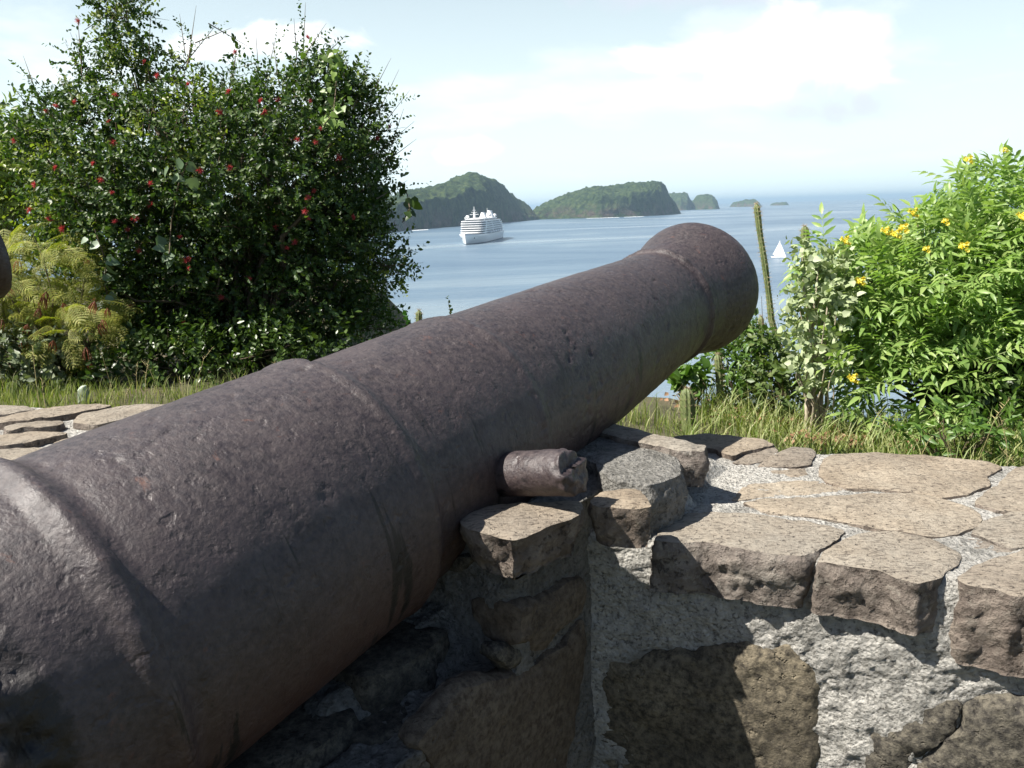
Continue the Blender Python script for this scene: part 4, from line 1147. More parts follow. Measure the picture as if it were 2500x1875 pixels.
def build_far_tree():
    D = 8.6; base = ground_at(5, 620, D)
    root = empty('small_tree', base, 'light green tree with pale forked trunk and narrow leaves behind the second cannon', 'tree')
    tr = MB(); t0 = [base, at(15, 480, D), at(38, 400, D), at(62, 340, D)]
    tr.tube(t0, [0.07, 0.055, 0.045, 0.028], 8, False)
    for q in ([(38, 400), (75, 390), (125, 388)], [(30, 430), (10, 370), (-20, 310)], [(62, 340), (80, 300), (95, 270)], [(62, 340), (40, 290), (30, 250)], [(15, 480), (-30, 430), (-80, 380)]):
        tr.tube([at(x, y, D - 0.15 * i) for i, (x, y) in enumerate(q)], [0.03, 0.02, 0.01], 6, False)
    tr.part('trunk', PALEBARK, root)
    lob = [px_lobe(20, 330, 85, 70, D, 0.5), px_lobe(-60, 350, 120, 110, D, 0.6), px_lobe(30, 440, 90, 70, D + 0.1, 0.4), px_lobe(90, 420, 60, 60, D + .2, 0.3), px_lobe(-80, 470, 120, 100, D, 0.5), px_lobe(40, 520, 100, 60, D + .2, 0.4)]
    P, d = lobes_points(lob, 620, 0.5); d = unit(d + [0, 0, 0.6] + RS.normal(size=d.shape) * 0.5)
    lv = MB(); twigs(P, d, 0.26, 10, 0.13, LANCE, LANCE_F, lv, None, 0.3, 1.0)
    lv.part('crown', leafmat('light narrow leaves', [(0.13, 0.20, 0.030), (0.20, 0.28, 0.045), (0.28, 0.35, 0.07)], 0.45, 0.35), root)


build_far_tree()


def build_feathery():
    D = 4.9; base = ground_at(170, 820, D)
    root = empty('feathery_shrub', base, 'yellow green feathery shrub with rust red seed pods', 'shrub')
    # template: a pinnate frond
    V = []; F = []
    for k in range(9):
        y = 0.12 + k * 0.1; L = 0.42 * math.sin(math.pi * (0.18 + 0.78 * k / 8))
        for sg in (-1, 1):
            for j in range(9):
                t = (j + 0.5) / 9; bx = sg * L * t; by = y + 0.16 * t * L / 0.42; bz = -0.10 * t * t - 0.10 * y * y
                for q in (-1, 1):
                    i = len(V); w = 0.026; l = 0.056
                    V += [(bx - w * 0.5, by, bz), (bx + w * 0.5, by, bz), (bx + sg * l * 0.35, by + q * l, bz - 0.006)]; F.append((i, i + 1, i + 2))
    T, TF = np.array(V, float), np.array(F)
    lob = [px_lobe(70, 600, 120, 120, D, 0.35), px_lobe(160, 680, 85, 80, D - 0.1, 0.3), px_lobe(0, 640, 90, 90, D, 0.3), px_lobe(-80, 620, 120, 120, D, 0.4)]
    P, d = lobes_points(lob, 640, 0.6)
    f = unit(np.stack([d[:, 0] + RS.normal(size=640) * .4, d[:, 1] * 0.5 - 0.3, -0.35 + 0.45 * RS.normal(size=640)], -1)); n = unit(np.array([-0.2, -0.3, 1.0]) + RS.normal(size=(640, 3)) * 0.35)
    lv = MB(); lv.add(*scatter(T, TF, P, f, n, 0.115 + 0.07 * RS.rand(640)))
    lv.part('foliage', leafmat('feathery leaf', [(0.19, 0.27, 0.030), (0.28, 0.34, 0.042), (0.38, 0.32, 0.06)], 0.6, 0.4), root)
    st = MB(); branches(st, base, P[RS.choice(640, 26, False)], 0.016, 5, 8, 0.15)
    st.tube([at(200, 855, D), at(188, 790, D), at(160, 770, D), at(100, 690, D)], [0.014, 0.012, 0.009, 0.004], 6, False)
    st.part('branches', TWIG, root)
    pod = leafmat('seed pod', [(0.16, 0.035, 0.012), (0.26, 0.060, 0.02), (0.30, 0.10, 0.04)], 0.5, 0.15, (1, .5, .3))
    pv = MB()
    for k in range(6):
        a = k * 1.05; dx, dy = 0.014 * math.cos(a), 0.014 * math.sin(a)
        pv.tube([(0, 0, 0), (dx, dy, -0.02), (dx * 1.7, dy * 1.7, -0.05), (dx * 1.6, dy * 1.6, -0.085)], [0.001, 0.0030, 0.0032, 0.001], 5, False)
    PV, PF_ = pv.get(); pme = mesh_data('seed_pod', PV, PF_, pod)
    for (x, y) in ((185, 750), (212, 700), (220, 690), (85, 665), (95, 640), (115, 735), (60, 700), (205, 650), (15, 620), (40, 560), (135, 655), (232, 665), (188, 780), (45, 730), (100, 630), (5, 690)):
        o = link('seed_pod', pme, root); o.location = tuple(at(x, y, D - 0.33) - base); s = random.uniform(0.6, 0.95); o.scale = (s, s, s); o.rotation_euler = (random.uniform(-.4, .4), random.uniform(-.4, .4), random.uniform(0, 6))


build_feathery()


def small_shrub(name, label, cat, lobs, D, x, y, n, tw, nl, size, cols, T=LEAF, TF=LEAF_F, bark=None, trans=0.3, up=0.5, nb=18, rough=0.45, stem=0.008):
    base = ground_at(x, y, D); root = empty(name, base, label, cat)
    P, d = lobes_points([px_lobe(*l) for l in lobs], n, 0.5); ok = P[:, 2] > base[2] + 0.03; P, d = P[ok], d[ok]
    d = unit(d + [0, 0, up] + RS.normal(size=d.shape) * 0.5)
    lv = MB(); twigs(P, d, tw, nl, size, T, TF, lv, None, 0.2, 0.9)
    lv.part('foliage', leafmat(name + ' leaf', cols, rough, trans), root)
    st = MB(); branches(st, base, P[RS.choice(len(P), nb, False)], stem, int(x), 6, 0.06); st.part('stems', bark or TWIG, root)
    return root


small_shrub('grey_leaved_shrub', 'low shrub with dusty grey green leaves at the foot of the feathery shrub', 'shrub',
            [(40, 780, 110, 55, 4.7, 0.3), (-60, 790, 120, 60, 4.7, 0.3), (130, 800, 60, 40, 4.8, 0.2)], 4.7, 50, 850, 420, 0.14, 9, 0.042, [(0.08, 0.11, 0.05), (0.15, 0.19, 0.11), (0.26, 0.30, 0.20)])
small_shrub('low_bush', 'low mid green bush filling the foot of the tall flowering shrub', 'shrub',
            [(380, 790, 140, 60, 5.0, 0.3), (560, 780, 120, 60, 5.1, 0.3), (250, 800, 90, 50, 4.9, 0.25), (700, 740, 80, 40, 5.2, 0.2)], 5.0, 420, 860, 620, 0.17, 10, 0.040, [(0.020, 0.048, 0.012), (0.045, 0.088, 0.018), (0.085, 0.135, 0.028)], rough=0.36)

# ------------------------------------------------------------------ yellow elder on the right
def build_elder():
    D = 3.55; base = ground_at(2120, 960, D)
    root = empty('yellow_elder_shrub', base, 'bright green leafy shrub with yellow trumpet flower clusters', 'shrub')
    # compound leaf: leaflets in pairs along a stalk
    V = []; F = []
    def leaflet(b, dirv, size, nrm):
        a, f = scatter(LANCE, LANCE_F, np.array([b]), np.array([dirv], float), np.array([nrm], float), size)
        F.extend((f + len(V)).tolist()); V.extend(a.tolist())
    for k, y in enumerate((0.30, 0.58, 0.84)):
        for sg in (-1, 1): leaflet((0, y, -0.12 * y * y), (sg * 0.85, 0.62, -0.18), 0.50 - 0.03 * k, (sg * 0.1, 0, 1))
    leaflet((0, 1.0, -0.14), (0, 1, -0.35), 0.56, (0, 0, 1))
    i = len(V); V += [(-0.008, 0, 0), (0.008, 0, 0), (0.006, 1.0, -0.13), (-0.006, 1.0, -0.13)]; F += [(i, i + 1, i + 2), (i, i + 2, i + 3)]
    T, TF = np.array(V, float), np.array(F)
    k = D / 1720
    lob = [px_lobe(2150, 600, 190, 165, D, 0.42), px_lobe(2000, 640, 190, 140, D, 0.40), px_lobe(1900, 610, 100, 65, D, 0.24), px_lobe(1850, 590, 55, 40, D, 0.16), px_lobe(1795, 565, 38, 42, D, 0.12), px_lobe(2060, 780, 170, 140, D - 0.1, 0.36), px_lobe(2230, 760, 160, 180, D - 0.1, 0.42),
           px_lobe(2150, 455, 85, 70, D, 0.26), px_lobe(2250, 470, 110, 95, D, 0.3), px_lobe(2330, 600, 180, 190, D, 0.4), px_lobe(1880, 710, 90, 70, D, 0.25), px_lobe(1890, 800, 85, 70, D - 0.25, 0.2), px_lobe(1930, 880, 70, 50, D - 0.3, 0.15), px_lobe(2000, 520, 65, 45, D, 0.2), px_lobe(2085, 400, 26, 24, D, 0.10)]
    P, d = lobes_points(lob, 4300, 0.55)
    x, y, z = topx(P); ok = (y < 925) & ~((x < 1990) & (x > 1920) & (y > 800) & (y < 900)) & ~((x > 2060) & (y > 880))
    ok &= fbm(P, 3.5, 2) > -0.5
    P, d = P[ok], d[ok]; n = len(P)
    f = unit(d * [1, 1, 0.5] + np.array([0, 0, 0.12]) + RS.normal(size=d.shape) * 0.45); nr = unit(np.array([-0.35, -0.25, 1.0]) + d * 0.5 + RS.normal(size=d.shape) * 0.3)
    lv = MB(); lv.add(*scatter(T, TF, P, f, nr, 0.092 + 0.055 * RS.rand(n)))
    lv.part('foliage', leafmat('bright elder leaf', [(0.14, 0.26, 0.060), (0.21, 0.35, 0.085), (0.28, 0.42, 0.115), (0.36, 0.46, 0.15)], 0.42, 0.45, (1.0, 1.12, 0.55)), root)
    st = MB(); tips = P[RS.choice(n, 85, False)]; branches(st, base, tips, 0.016, 8, 8, 0.10); st.part('stems', plain('green brown stem', (0.12, 0.11, 0.05), 0.8), root)
    # flowers
    fm = MB()
    for j in range(9):
        dv = unit(rand_dirs(1)[0] + np.array([0, -0.5, 0.5])); a = unit(np.cross(dv, [0.3, 0.2, 0.9])); b = np.cross(dv, a); o = rand_dirs(1)[0] * 0.022
        ring = []
        for (l, r) in ((0, 0.002), (0.014, 0.005), (0.028, 0.009)):
            ring.append([o + dv * l + r * (math.cos(q) * a + math.sin(q) * b) for q in np.arange(10) / 10 * 2 * math.pi])
        ring.append([o + dv * (0.034 - 0.004 * (w % 2)) + (0.021 if w % 2 == 0 else 0.014) * (math.cos(q) * a + math.sin(q) * b) for w, q in enumerate(np.arange(10) / 10 * 2 * math.pi)])
        W = np.array(ring).reshape(-1, 3); ii = np.arange(3)[:, None] * 10; jj = np.arange(10)[None]; kk = (jj + 1) % 10
        fm.add(W, np.stack([ii + jj, ii + kk, ii + 10 + kk, ii + 10 + jj], -1).reshape(-1, 4))
    FV, FF = fm.get(); fme = mesh_data('flower_cluster', FV, FF, leafmat('yellow petals', [(0.84, 0.70, 0.05), (0.90, 0.80, 0.16)], 0.5, 0.35, (1, 0.9, 0.4)))
    lx, ly, lz = topx(P)
    for (x, y) in ((2093, 347), (1972, 462), (1912, 502), (1935, 508), (1825, 522), (2209, 470), (1842, 820), (2172, 326), (1955, 495), (2085, 535), (2003, 540), (1860, 610), (2045, 480)):
        nb = (lx - x) ** 2 + (ly - y) ** 2 < 50 ** 2; dep = lz[nb].min() - 0.06 if nb.any() else D
        o = link('flower_cluster', fme, root); o.location = tuple(at(x, y, dep) - base); s = random.uniform(0.75, 1.1) * (0.5 if (x, y) in ((2003, 540), (2085, 535), (2045, 480), (1860, 610)) else 0.55); o.scale = (s, s, s); o.rotation_euler = (0, 0, random.uniform(-1, 1))


build_elder()

PALE = [(0.22, 0.29, 0.12), (0.33, 0.40, 0.20), (0.45, 0.50, 0.32)]
small_shrub('pale_shrub', 'pale grey green shrub with bare tan stems between cactus and yellow elder', 'shrub',
            [(1762, 620, 28, 50, 3.35, 0.10), (1755, 555, 20, 28, 3.35, 0.06), (1775, 680, 48, 45, 3.3, 0.11), (1735, 695, 18, 30, 3.3, 0.08), (1800, 555, 18, 26, 3.4, 0.06), (1812, 620, 30, 40, 3.4, 0.10), (1765, 790, 42, 36, 3.25, 0.08), (1720, 770, 22, 20, 3.25, 0.06)], 3.35, 1765, 900, 250, 0.070, 7, 0.028, PALE, HEART, HEART_F, PALEBARK, 0.25, 0.4, 24, 0.6, 0.012)
GRN = [(0.05, 0.12, 0.02), (0.09, 0.18, 0.03), (0.13, 0.22, 0.04)]
small_shrub('leafy_weed', 'small bright green weed under the cannon muzzle', 'plant', [(1580, 800, 45, 45, 4.0, 0.12), (1610, 770, 30, 50, 4.0, 0.1)], 4.0, 1590, 870, 110, 0.12, 9, 0.05, GRN, LANCE, LANCE_F)
small_shrub('leafy_weed', 'mixed green scrub at the foot of the tall cactus', 'plant', [(1665, 800, 40, 70, 3.9, 0.12), (1640, 760, 25, 50, 4.0, 0.08), (1690, 850, 45, 40, 3.7, 0.1)], 3.9, 1665, 900, 160, 0.12, 9, 0.038, [(0.04, 0.08, 0.02), (0.08, 0.14, 0.03), (0.16, 0.2, 0.07)])
small_shrub('leafy_weed', 'round leaved low weed at the edge of the slope below the barrel', 'plant', [(1500, 825, 28, 16, 3.9, 0.1), (1465, 838, 18, 10, 3.9, 0.06)], 3.9, 1495, 870, 26, 0.06, 6, 0.05, GRN, HEART, HEART_F, nb=10)
small_shrub('leafy_weed', 'leafy weed rising through the grass in front of the yellow elder', 'plant', [(2020, 935, 60, 35, 2.75, 0.08), (2120, 930, 60, 40, 2.75, 0.08)], 2.75, 2050, 985, 60, 0.09, 7, 0.05, GRN, LANCE, LANCE_F)
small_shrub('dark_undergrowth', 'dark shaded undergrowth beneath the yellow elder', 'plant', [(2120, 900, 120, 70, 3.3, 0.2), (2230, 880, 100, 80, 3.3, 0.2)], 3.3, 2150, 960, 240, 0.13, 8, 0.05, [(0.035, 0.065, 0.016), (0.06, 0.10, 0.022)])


# slender leafless-looking shoots against the sea
def sprig(label, a, b, D, n, size, cols):
    A = ground_at(a[0], a[1], D); top = at(b[0], b[1], D); root = empty('slender_shoot', A, label, 'plant'); lv = MB()
    mid = at(a[0], a[1], D)
    ax = twigs(np.array([mid]), unit(np.array([top - mid])), np.linalg.norm(top - mid), n, size, LEAF, LEAF_F, lv, None, 0.0, 0.9)
    lv.part('foliage', leafmat('shoot leaf', cols, 0.5, 0.3), root); st = MB(); st.tube([A, mid, top], [0.004, 0.003, 0.001], 4, False); st.part('stem', TWIG, root)


sprig('thin leafy shoot standing against the sea above the barrel', (978, 700), (968, 652), 4.6, 14, 0.030, [(0.03, 0.06, 0.02), (0.06, 0.10, 0.03)])
sprig('wispy dry shoot beside the cannon muzzle', (1650, 760), (1645, 640), 4.2, 26, 0.014, [(0.12, 0.13, 0.06), (0.2, 0.2, 0.1)])
sprig('ferny shoot next to the small cactus', (895, 720), (868, 683), 4.8, 16, 0.05, [(0.03, 0.09, 0.025), (0.05, 0.13, 0.03)])

# ------------------------------------------------------------------ cacti
def mat_cactus(name, a, b_):
    m, t, b, o = new_mat(name); v = coords(t)
    t.links.new(ramp(t, noise(t, v, 14, 5), [(0.3, a), (0.7, b_)]), b.inputs['Base Color']); b.inputs['Roughness'].default_value = 0.6
    bump(t, b, noise(t, v, 80, 4), 0.003); return m


CACT = mat_cactus('green cactus skin', (0.075, 0.105, 0.030), (0.16, 0.185, 0.065))
SPINE = plain('pale spine', (0.42, 0.34, 0.22), 0.8)


def cactus(label, pts, rad, ribs=8, base_xy=None, group='columnar cacti'):
    P = np.array([at(*q) for q in pts]); base = P[-1].copy(); g = float(ground_h(np.array([base[0]]), np.array([base[1]]))[0]); base[2] = min(g, base[2])
    P = np.concatenate([P, base[None]]) if P[-1][2] > g + 0.02 else P
    root = empty('columnar_cactus', base, label, 'cactus', group)
    d = np.concatenate([[0], np.cumsum(np.linalg.norm(np.diff(P, axis=0), axis=1))]); n = max(16, int(d[-1] / 0.012)); k = np.linspace(0, d[-1], n)
    C = np.stack([np.interp(k, d, P[:, i]) for i in range(3)], -1); seg = ribs * 4; th = np.arange(seg) / seg * 2 * math.pi
    tp = np.clip(k / (rad * 1.6), 0, 1); r = rad * (0.15 + 0.85 * np.sqrt(1 - (1 - tp) ** 2)) * (1 + 0.06 * np.sin(k * 23))
    tg = unit(np.gradient(C, axis=0)); a = unit(np.cross(tg, [0, 1.0, 0.05])); b = np.cross(tg, a)
    rr = r[:, None] * (1 + 0.17 * np.cos(ribs * th))[None]
    V = C[:, None] + rr[..., None] * (np.cos(th)[None, :, None] * a[:, None] + np.sin(th)[None, :, None] * b[:, None])
    i = np.arange(n - 1)[:, None] * seg; j = np.arange(seg)[None]; kk = (j + 1) % seg
    mb = MB(); mb.add(V.reshape(-1, 3), np.stack([i + j, i + kk, i + seg + kk, i + seg + j], -1).reshape(-1, 4)); mb.part('stem', CACT, root)
    sp = MB(); T = np.array([(-0.03, 0, 0), (0.03, 0, 0), (0, 1, 0)], float); pos = []; fw = []
    for q in range(0, n, 2):
        for w in range(ribs):
            c = C[q] + rr[q, w * 4] * (math.cos(th[w * 4]) * a[q] + math.sin(th[w * 4]) * b[q]); o = unit(c - C[q])
            for _ in range(4 if q > 6 else 8): pos.append(c); fw.append(unit(o + RS.normal(size=3) * 0.7 - tg[q] * (0.5 if q < 8 else 0)))
    pos, fw = np.array(pos), np.array(fw); sp.add(*scatter(T, np.array([(0, 1, 2)]), pos, fw, rand_dirs(len(pos)), 0.016 + 0.008 * RS.rand(len(pos)))); sp.part('spines', SPINE, root)


cactus('tallest thin ribbed cactus leaning against the sea right of the muzzle', [(1634, 440, 4.4), (1641, 500, 4.4), (1652, 570, 4.4), (1661, 640, 4.4), (1666, 690, 4.4), (1690, 770, 4.4), (1700, 850, 4.4)], 0.0145)
cactus('cactus tip poking out above the pale shrub', [(1738, 488, 4.4), (1742, 545, 4.4), (1750, 700, 4.4)], 0.019)
cactus('short slim green cactus under the tall leaning one', [(1856 * 0.8848 + 1, 760 * 0.8848 + 10, 4.6), (1646, 760, 4.6), (1648, 850, 4.6)], 0.015)
cactus('small cactus behind the barrel beside the flowering shrub', [(905, 670, 4.8), (905, 720, 4.8), (905, 760, 4.8)], 0.016)
cactus('stubby dark cactus half hidden in the grass', [(1484, 838, 3.4), (1486, 900, 3.4), (1488, 930, 3.4)], 0.026, 9)
cactus('dead grey cactus stump under the muzzle', [(1550, 765, 3.9), (1554, 810, 3.9), (1556, 870, 3.9)], 0.016)


def build_leaf_slab():  # upright slab built in place of a large pale leaf
    base = ground_at(178, 868, 4.2); root = empty('pale_leaf_slab', base, 'small pale upright slab standing in for a large leaf behind the wall', 'leaf')
    q = [(165, 878), (167, 846), (172, 838), (181, 834), (184, 850), (186, 878)]
    P = [at(x, y, 4.2) for x, y in q]
    slab('leaf_slab', root, P, -FWD * [1, 1, 0], 0.04, [plain('pale leaf slab', (0.36, 0.42, 0.32), 0.9, var=.3, scale=40)] * 2, 200, res=0.006, amp=0.003)


build_leaf_slab()

# ------------------------------------------------------------------ grass and litter
def build_grass():
    def blades(A, Bb, hmin, hmax, w, n, mb, lean=0.35, clump=1.6):
        a = A[0] + RS.rand(n) * (A[1] - A[0]); b = Bb[0] + RS.rand(n) ** 1.15 * (Bb[1] - Bb[0])
        P = a[:, None] * WA + b[:, None] * WB; P[:, 2] = ground_h(P[:, 0], P[:, 1]) - 0.01
        dens = fbm(P, clump, 3); ok = dens > -0.25 + 0.5 * RS.rand(n) - 0.3; P = P[ok]; dens = dens[ok]; n = len(P)
        h = (hmin + (hmax - hmin) * RS.rand(n) ** 1.6) * (0.75 + 0.6 * np.clip(dens + 0.3, 0, 1)); d = RS.rand(n) * 2 * math.pi; ln = np.stack([np.cos(d), np.sin(d), 0 * d], -1) * (lean * (0.3 + RS.rand(n)) * h)[:, None]
        s = np.stack([-np.sin(d + RS.normal(size=n)), np.cos(d), 0 * d], -1); ww = w * (0.6 + 0.8 * RS.rand(n))
        V = []
        for t, k in ((0, 1.0), (0.4, 0.9), (0.75, 0.6)):
            c = P + ln * t ** 2 + np.stack([0 * h, 0 * h, h * (t - 0.12 * t * t)], -1); V += [c - s * (ww * k)[:, None], c + s * (ww * k)[:, None]]
        V.append(P + ln * 1.1 + np.stack([0 * h, 0 * h, h * 0.86], -1))
        V = np.stack(V, 1).reshape(-1, 3); o = np.arange(n)[:, None] * 7
        Q = np.concatenate([o + [0, 1, 3, 2], o + [2, 3, 5, 4]]); T = o + [4, 5, 6]
        mb.add(V, Q, T)
    mb = MB()
    blades((-4.6, -0.3), (2.14, 3.6), 0.05, 0.20, 0.0018, 21000, mb)
    blades((0.0, 2.9), (2.14, 2.9), 0.04, 0.14, 0.0021, 15000, mb, 0.6, 2.5)
    blades((-0.3, 3.0), (2.7, 4.6), 0.06, 0.23, 0.0020, 22000, mb, 0.7, 2.2)
    g = leafmat('grass blade', [(0.13, 0.20, 0.040), (0.21, 0.28, 0.060), (0.32, 0.34, 0.12), (0.46, 0.43, 0.22), (0.16, 0.235, 0.05)], 0.55, 0.35)
    tag(mb.obj('grass', g), 'yellow green grass growing behind the wall', kind='stuff')
    # seed stalks
    mb2 = MB(); n = 150
    for k in range(n):
        a = random.choice((random.uniform(-4.2, -1.0), random.uniform(0.4, 2.4), random.uniform(0.6, 2.6))); b = random.uniform(2.16, 2.6) if a > 0 else random.uniform(2.2, 3.2)
        p = a * WA + b * WB; p[2] = float(ground_h(np.array([p[0]]), np.array([p[1]]))[0]); h = random.uniform(0.14, 0.42); l = np.array([random.uniform(-.5, .5), random.uniform(-.3, .3), 0]) * h
        q = [p, p + l * 0.2 + ZUP * h * 0.5, p + l * 0.6 + ZUP * h * 0.85, p + l + ZUP * h]
        mb2.tube(q, [0.0013, 0.0012, 0.0010, 0.0007], 3, False)
        for s in range(9):
            t = s / 8; c = q[2] + (q[3] - q[2]) * t; mb2.tube([c, c + np.array([random.uniform(-1, 1), random.uniform(-1, 1), 0.8]) * 0.012], [0.0016, 0.0003], 3, False)
    tag(mb2.obj('grass_stalks', plain('dry straw', (0.34, 0.29, 0.13), 0.8)), 'tall dry grass stalks gone to seed along the wall', kind='stuff')
    # fallen red brown leaves
    mb3 = MB(); pos = []
    for (x, y, D, rx, n) in ((1870, 945, 2.75, 0.13, 420), (1800, 950, 2.8, 0.08, 120), (1630, 880, 3.5, 0.18, 300), (1690, 905, 3.4, 0.15, 160)):
        c = onz((x, y), 0.66 if D < 3 else 0.6); q = c + RS.normal(size=(n, 3)) * [rx, rx * 0.6, 0.0]; q[:, 2] = ground_h(q[:, 0], q[:, 1]) + RS.rand(n) * 0.05 + 0.015; pos.append(q)
    pos = np.concatenate(pos); n = len(pos)
    mb3.add(*scatter(LEAF, LEAF_F, pos, rand_dirs(n) * [1, 1, 0.35], unit(rand_dirs(n) * 0.7 + ZUP), 0.02 + 0.02 * RS.rand(n)))
    tag(mb3.obj('leaf_litter', leafmat('dead leaf', [(0.12, 0.045, 0.02), (0.22, 0.09, 0.04), (0.36, 0.24, 0.15)], 0.8, 0.1, (1, .7, .5))), 'fallen red brown leaves under the shrubs', kind='stuff')


build_grass()

# ------------------------------------------------------------------ cruise ship
def build_ship():
    bow = onz((1137 / SRC, 598 / SRC), SEA); stern = onz((1191 / SRC, 584.5 / SRC), SEA)
    fw = unit((bow - stern) * [1, 1, 0]); L = 186.0; root = empty('cruise_ship', bow - fw * L / 2, 'large white cruise ship heading into the bay', 'ship')
    root.rotation_euler = (0, 0, math.atan2(fw[1], fw[0])); root.scale = (1, 1.06, 0.78)
    W = plain('white ship paint', (0.80, 0.80, 0.79), 0.35, var=0.03, scale=0.05); DK = plain('dark ship glass', (0.035, 0.05, 0.07), 0.15, var=0.1); GR = plain('boot topping', (0.05, 0.07, 0.11), 0.6)
    def lp(name, mb, mat, parent=root, smooth=False):
        V, F = mb.get(); return link(name, mesh_data(name, V, F, mat, smooth), parent)
    # hull
    xs = np.concatenate([np.linspace(-93, 50, 16), np.linspace(55, 93, 18)]); zs = [-2.0, 0.0, 2.0, 4.5, 7.0, 9.5, 12.0]
    V = []
    for x in xs:
        t = np.clip((x - 30) / 63, 0, 1); s = np.clip((-70 - x) / 23, 0, 1)
        for z in zs:
            f = (z + 2) / 14; wl = 12 * (1 - t ** 1.6); dk = 12 * (1 - t ** 4.2); hb = wl + (dk - wl) * f ** 1.3; hb *= 1 - 0.18 * s * (1 - f)
            rake = t ** 3 * (5.0 * f - 4.0); V.append((x + rake, max(hb, 0.15), z + (2.2 * t ** 2 * f)))
    V = np.array(V); m = len(zs); n = len(xs); Vm = V * [1, -1, 1]
    i = np.arange(n - 1)[:, None] * m + np.arange(m - 1)[None]; F = np.stack([i, i + 1, i + m + 1, i + m], -1).reshape(-1, 4)
    mb = MB(); mb.add(V, F); mb.add(Vm, F[:, ::-1])
    top = np.arange(n) * m + m - 1; o = n * m; mb.F[4].append(np.stack([top[:-1], top[:-1] + o, top[1:] + o, top[1:]], -1)); fr = np.arange(m - 1); mb.F[4].append(np.stack([fr, fr + o, fr + 1 + o, fr + 1], -1))
    hull = lp('hull', mb, W, smooth=True)
    bt = MB(); wlp = [(x + 0.0, y * 1.012, z) for x, y, z in V[1::m]]
    Bt = np.array([(p[0], p[1] + 0.1, -0.5) for p in wlp] + [(p[0], p[1] + 0.1, 0.9) for p in wlp]); i = np.arange(n - 1); f4 = np.stack([i, i + 1, i + n + 1, i + n], -1)
    bt.add(Bt, f4); bt.add(Bt * [1, -1, 1], f4[:, ::-1]); lp('boot_stripe', bt, GR, hull)
    for sg in (-1, 1): an = MB(); an.box((78, sg * 6.3, 8), (2.2, 0.6, 1.6)); lp('anchor_pocket', an, DK, hull)
    # decks
    def deck_outline(x0, x1, hw, rf):
        pts = []
        for q in np.linspace(-math.pi / 2, math.pi / 2, 15): pts.append((x1 - rf + rf * math.cos(q), hw * math.sin(q) if rf > 3 else hw * math.sin(q)))
        pts = [(x1 - rf + rf * max(0, math.cos(q)) ** 0.6, hw * np.sign(math.sin(q)) * abs(math.sin(q)) ** 0.35) for q in np.linspace(-math.pi / 2, math.pi / 2, 17)]
        return np.array(pts + [(x0, hw), (x0, -hw)])
    def prism(o, z0, z1):
        n = len(o); mb = MB(); V = np.concatenate([np.c_[o, np.full(n, z0)], np.c_[o, np.full(n, z1)]]); i = np.arange(n); j = (i + 1) % n
        mb.add(V, np.stack([i, j, j + n, i + n], -1)); mb.V[0] = V
        c = len(V); mb.add(np.array([[*o.mean(0), z1], [*o.mean(0), z0]]), np.zeros((0, 3), int)); mb.F.setdefault(3, []).append(np.stack([i + n, j + n, np.full(n, c)], -1)); mb.F[3].append(np.stack([j, i, np.full(n, c + 1)], -1)); return mb
    z = 11.8; tiers = [(-86, 60, 12.0, 9), (-84, 57.5, 12.3, 8), (-82, 55.5, 12.3, 8), (-78, 54.0, 12.6, 8), (-72, 53.5, 12.6, 8), (-64, 52.5, 12.2, 8), (-55, 45.0, 9.5, 7)]
    for k, (x0, x1, hw, rf) in enumerate(tiers):
        ins = 0.9
        lp('window_band', prism(deck_outline(x0 + 1, x1 - ins, hw - ins, rf), z, z + 1.75), DK)
        lp('deck', prism(deck_outline(x0, x1, hw, rf), z + 1.7, z + 3.0), W)
        bm = MB()                                   # balcony dividers on both sides
        for x in np.arange(x0 + 6, x1 - rf - 2, 5.2 if k % 2 else 4.4):
            bm.box((x, 0, z + 0.85), (0.5, 2 * hw, 1.7))
        for x in (x1 - rf - 6, (x0 + x1) / 2 + 8, x0 + 8):
            bm.box((x, 0, z + 0.85), (4.2, 2 * hw + 0.06, 1.7))
        lp('balcony_dividers', bm, W); z += 3.0
    for x in np.arange(-52, 30, 16.5):
        for sg in (-1, 1): lb = MB(); lb.tube([(x - 5, sg * 12.4, 13.6), (x - 3.5, sg * 12.6, 13.4), (x + 3.5, sg * 12.6, 13.4), (x + 5, sg * 12.4, 13.6)], [0.5, 1.4, 1.4, 0.5], 8); lp('lifeboat', lb, W)
    zt = z
    ms = MB(); ms.tube([(38, 0, zt - 0.2), (38, 0, zt + 8)], [1.5, 1.0], 8); ms.tube([(38, 0, zt + 8), (38, 0, zt + 16)], [0.5, 0.25], 6); ms.box((38, 0, zt + 5.5), (2.0, 9, 0.7)); ms.box((38, 0, zt + 8.4), (1.6, 6, 0.6)); ms.box((38, 0, zt + 11.2), (1.2, 3.4, 0.5)); lp('mast', ms, W)
    for (x, y, h, r) in ((2, 3.2, 8.0, 3.0), (-32, 5.0, 10.5, 3.6)):
        fn = MB(); fn.lathe([(0, r * 1.5), (h * 0.5, r * 1.05), (h * 0.75, r * 0.85), (h, r * 0.78), (h, 0.01)], 16, (x, y, zt - 0.3)); f = lp('funnel', fn, W, smooth=False)
        tp = MB(); tp.lathe([(0, r * 0.6), (0.8, r * 0.6), (0.8, 0.01)], 12, (x, y, zt + h - 0.3)); lp('funnel_cap', tp, DK, f)
    for (x, y, r, h) in ((36, -7.5, 2.0, 2.6), (-6, 8.2, 2.2, 3.5), (-44, 8.5, 2.3, 3.0), (44, -8.5, 0.8, 1.2)):
        rd = MB(); a = np.linspace(-math.pi / 2, math.pi / 2, 9); rd.lathe([(h + r * math.sin(q), max(r * math.cos(q), 0.01)) for q in a], 14, (x, y, zt)); rd.tube([(x, y, zt - 0.3), (x, y, zt + h)], 0.6, 6); lp('radome', rd, W, smooth=True)
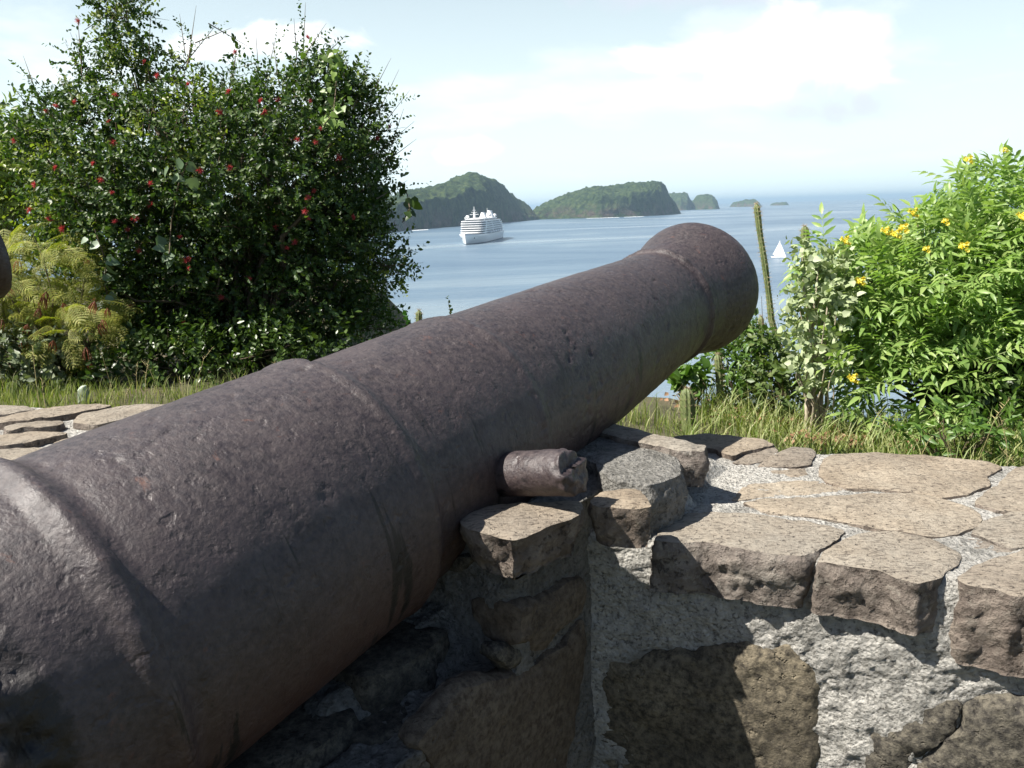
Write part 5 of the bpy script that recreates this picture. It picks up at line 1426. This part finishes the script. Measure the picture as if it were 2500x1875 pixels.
    aer = MB(); aer.tube([(-12, 5.5, zt), (-12, 5.5, zt + 14)], [0.5, 0.15], 6); lp('aerial', aer, W)


build_ship()


def build_sailboat():
    c = onz((1900 / SRC, 630 / SRC), SEA); root = empty('sailboat', c, 'small white sailing boat under full sail by the cactus', 'boat')
    root.rotation_euler = (0, 0, R(-35)); root.scale = (0.86, 0.86, 0.86)
    W = plain('white gel coat', (0.8, 0.8, 0.8), 0.3, var=0.03); SL = plain('white sailcloth', (0.86, 0.86, 0.85), 0.8, var=0.03); MT = plain('mast metal', (0.5, 0.5, 0.5), 0.4, 0.6)
    xs = np.linspace(-5, 5.4, 16); V = []
    for x in xs:
        t = (x + 5) / 10.4; hw = 1.6 * math.sin(math.pi * (0.22 + 0.78 * t)) ** 0.8 if t < 1 else 0.02; hw = max(hw, 0.03)
        V += [(x, hw * 0.05, -0.4), (x, hw * 0.75, 0.1), (x, hw, 1.0 + 0.3 * t)]
    V = np.array(V); n = 16; i = np.arange(n - 1)[:, None] * 3 + np.arange(2)[None]; F = np.stack([i, i + 1, i + 4, i + 3], -1).reshape(-1, 4)
    mb = MB(); mb.add(V, F); mb.add(V * [1, -1, 1], F[:, ::-1]); t = np.arange(n) * 3 + 2; mb.F[4].append(np.stack([t[:-1], t[:-1] + 48, t[1:] + 48, t[1:]], -1)); mb.F[4].append(np.array([(0, 1, 49, 48), (1, 2, 50, 49)]))
    def lp(name, mb, mat, smooth=True): Vv, Ff = mb.get(); return link(name, mesh_data(name, Vv, Ff, mat, smooth), root)
    lp('hull', mb, W)
    cb = MB(); cb.box((-0.5, 0, 1.4), (4.5, 1.6, 0.7)); lp('cabin', cb, W, False)
    ms = MB(); ms.tube([(0.8, 0, 0.9), (0.8, 0, 12.6)], 0.09, 8); ms.tube([(0.8, 0, 2.2), (-4.4, 0.6, 2.3)], 0.07, 6); lp('mast', ms, MT)
    def sail(name, a, b, c, belly):
        a, b, c = map(np.array, (a, b, c)); N = 14; V = []; idx = {}
        for i in range(N + 1):
            for j in range(N + 1 - i):
                u, v = i / N, j / N; w = 1 - u - v; idx[i, j] = len(V); V.append(a * w + b * u + c * v + np.array([0, belly, 0]) * (u * v + v * w + w * u) * 2)
        F = []
        for i in range(N):
            for j in range(N - i):
                F.append((idx[i, j], idx[i + 1, j], idx[i, j + 1]))
                if j < N - i - 1: F.append((idx[i + 1, j], idx[i + 1, j + 1], idx[i, j + 1]))
        V = np.array(V); F = np.array(F); mb = MB(); mb.add(V, F); mb.add(V + [0, 0.03, 0], F[:, ::-1]); lp(name, mb, SL)
    sail('mainsail', (0.7, 0, 12.3), (0.7, 0, 2.3), (-4.3, 0.6, 2.4), 0.7)
    sail('jib', (0.9, 0, 11.2), (5.2, 0, 1.5), (0.2, 0.5, 1.9), 0.6)


build_sailboat()

# ------------------------------------------------------------------ hazy air
def build_haze():
    mb = MB(); top = max(max(v.co.z for v in o.data.vertices) for o in COL.objects if o.type == 'MESH' and o.name.split('.')[0] in ('headland', 'hill', 'islet')) + 4; print('HAZE TOP', top); bot = -39.0; mb.box((0, 0, (bot + top) / 2), (84000, 84000, top - bot))
    m = bpy.data.materials.new('hazy air'); m.use_nodes = True; t = m.node_tree
    for n in list(t.nodes): t.nodes.remove(n)
    o = t.nodes.new('ShaderNodeOutputMaterial'); v = t.nodes.new('ShaderNodeVolumePrincipled')
    v.inputs['Color'].default_value = (0.56, 0.79, 1.0, 1); v.inputs['Density'].default_value = HAZE; v.inputs['Anisotropy'].default_value = 0.2
    t.links.new(v.outputs[0], o.inputs['Volume'])
    tag(mb.obj('haze', m, False), 'thin blue sea haze', kind='stuff')


HAZE = 0.000095
build_haze()
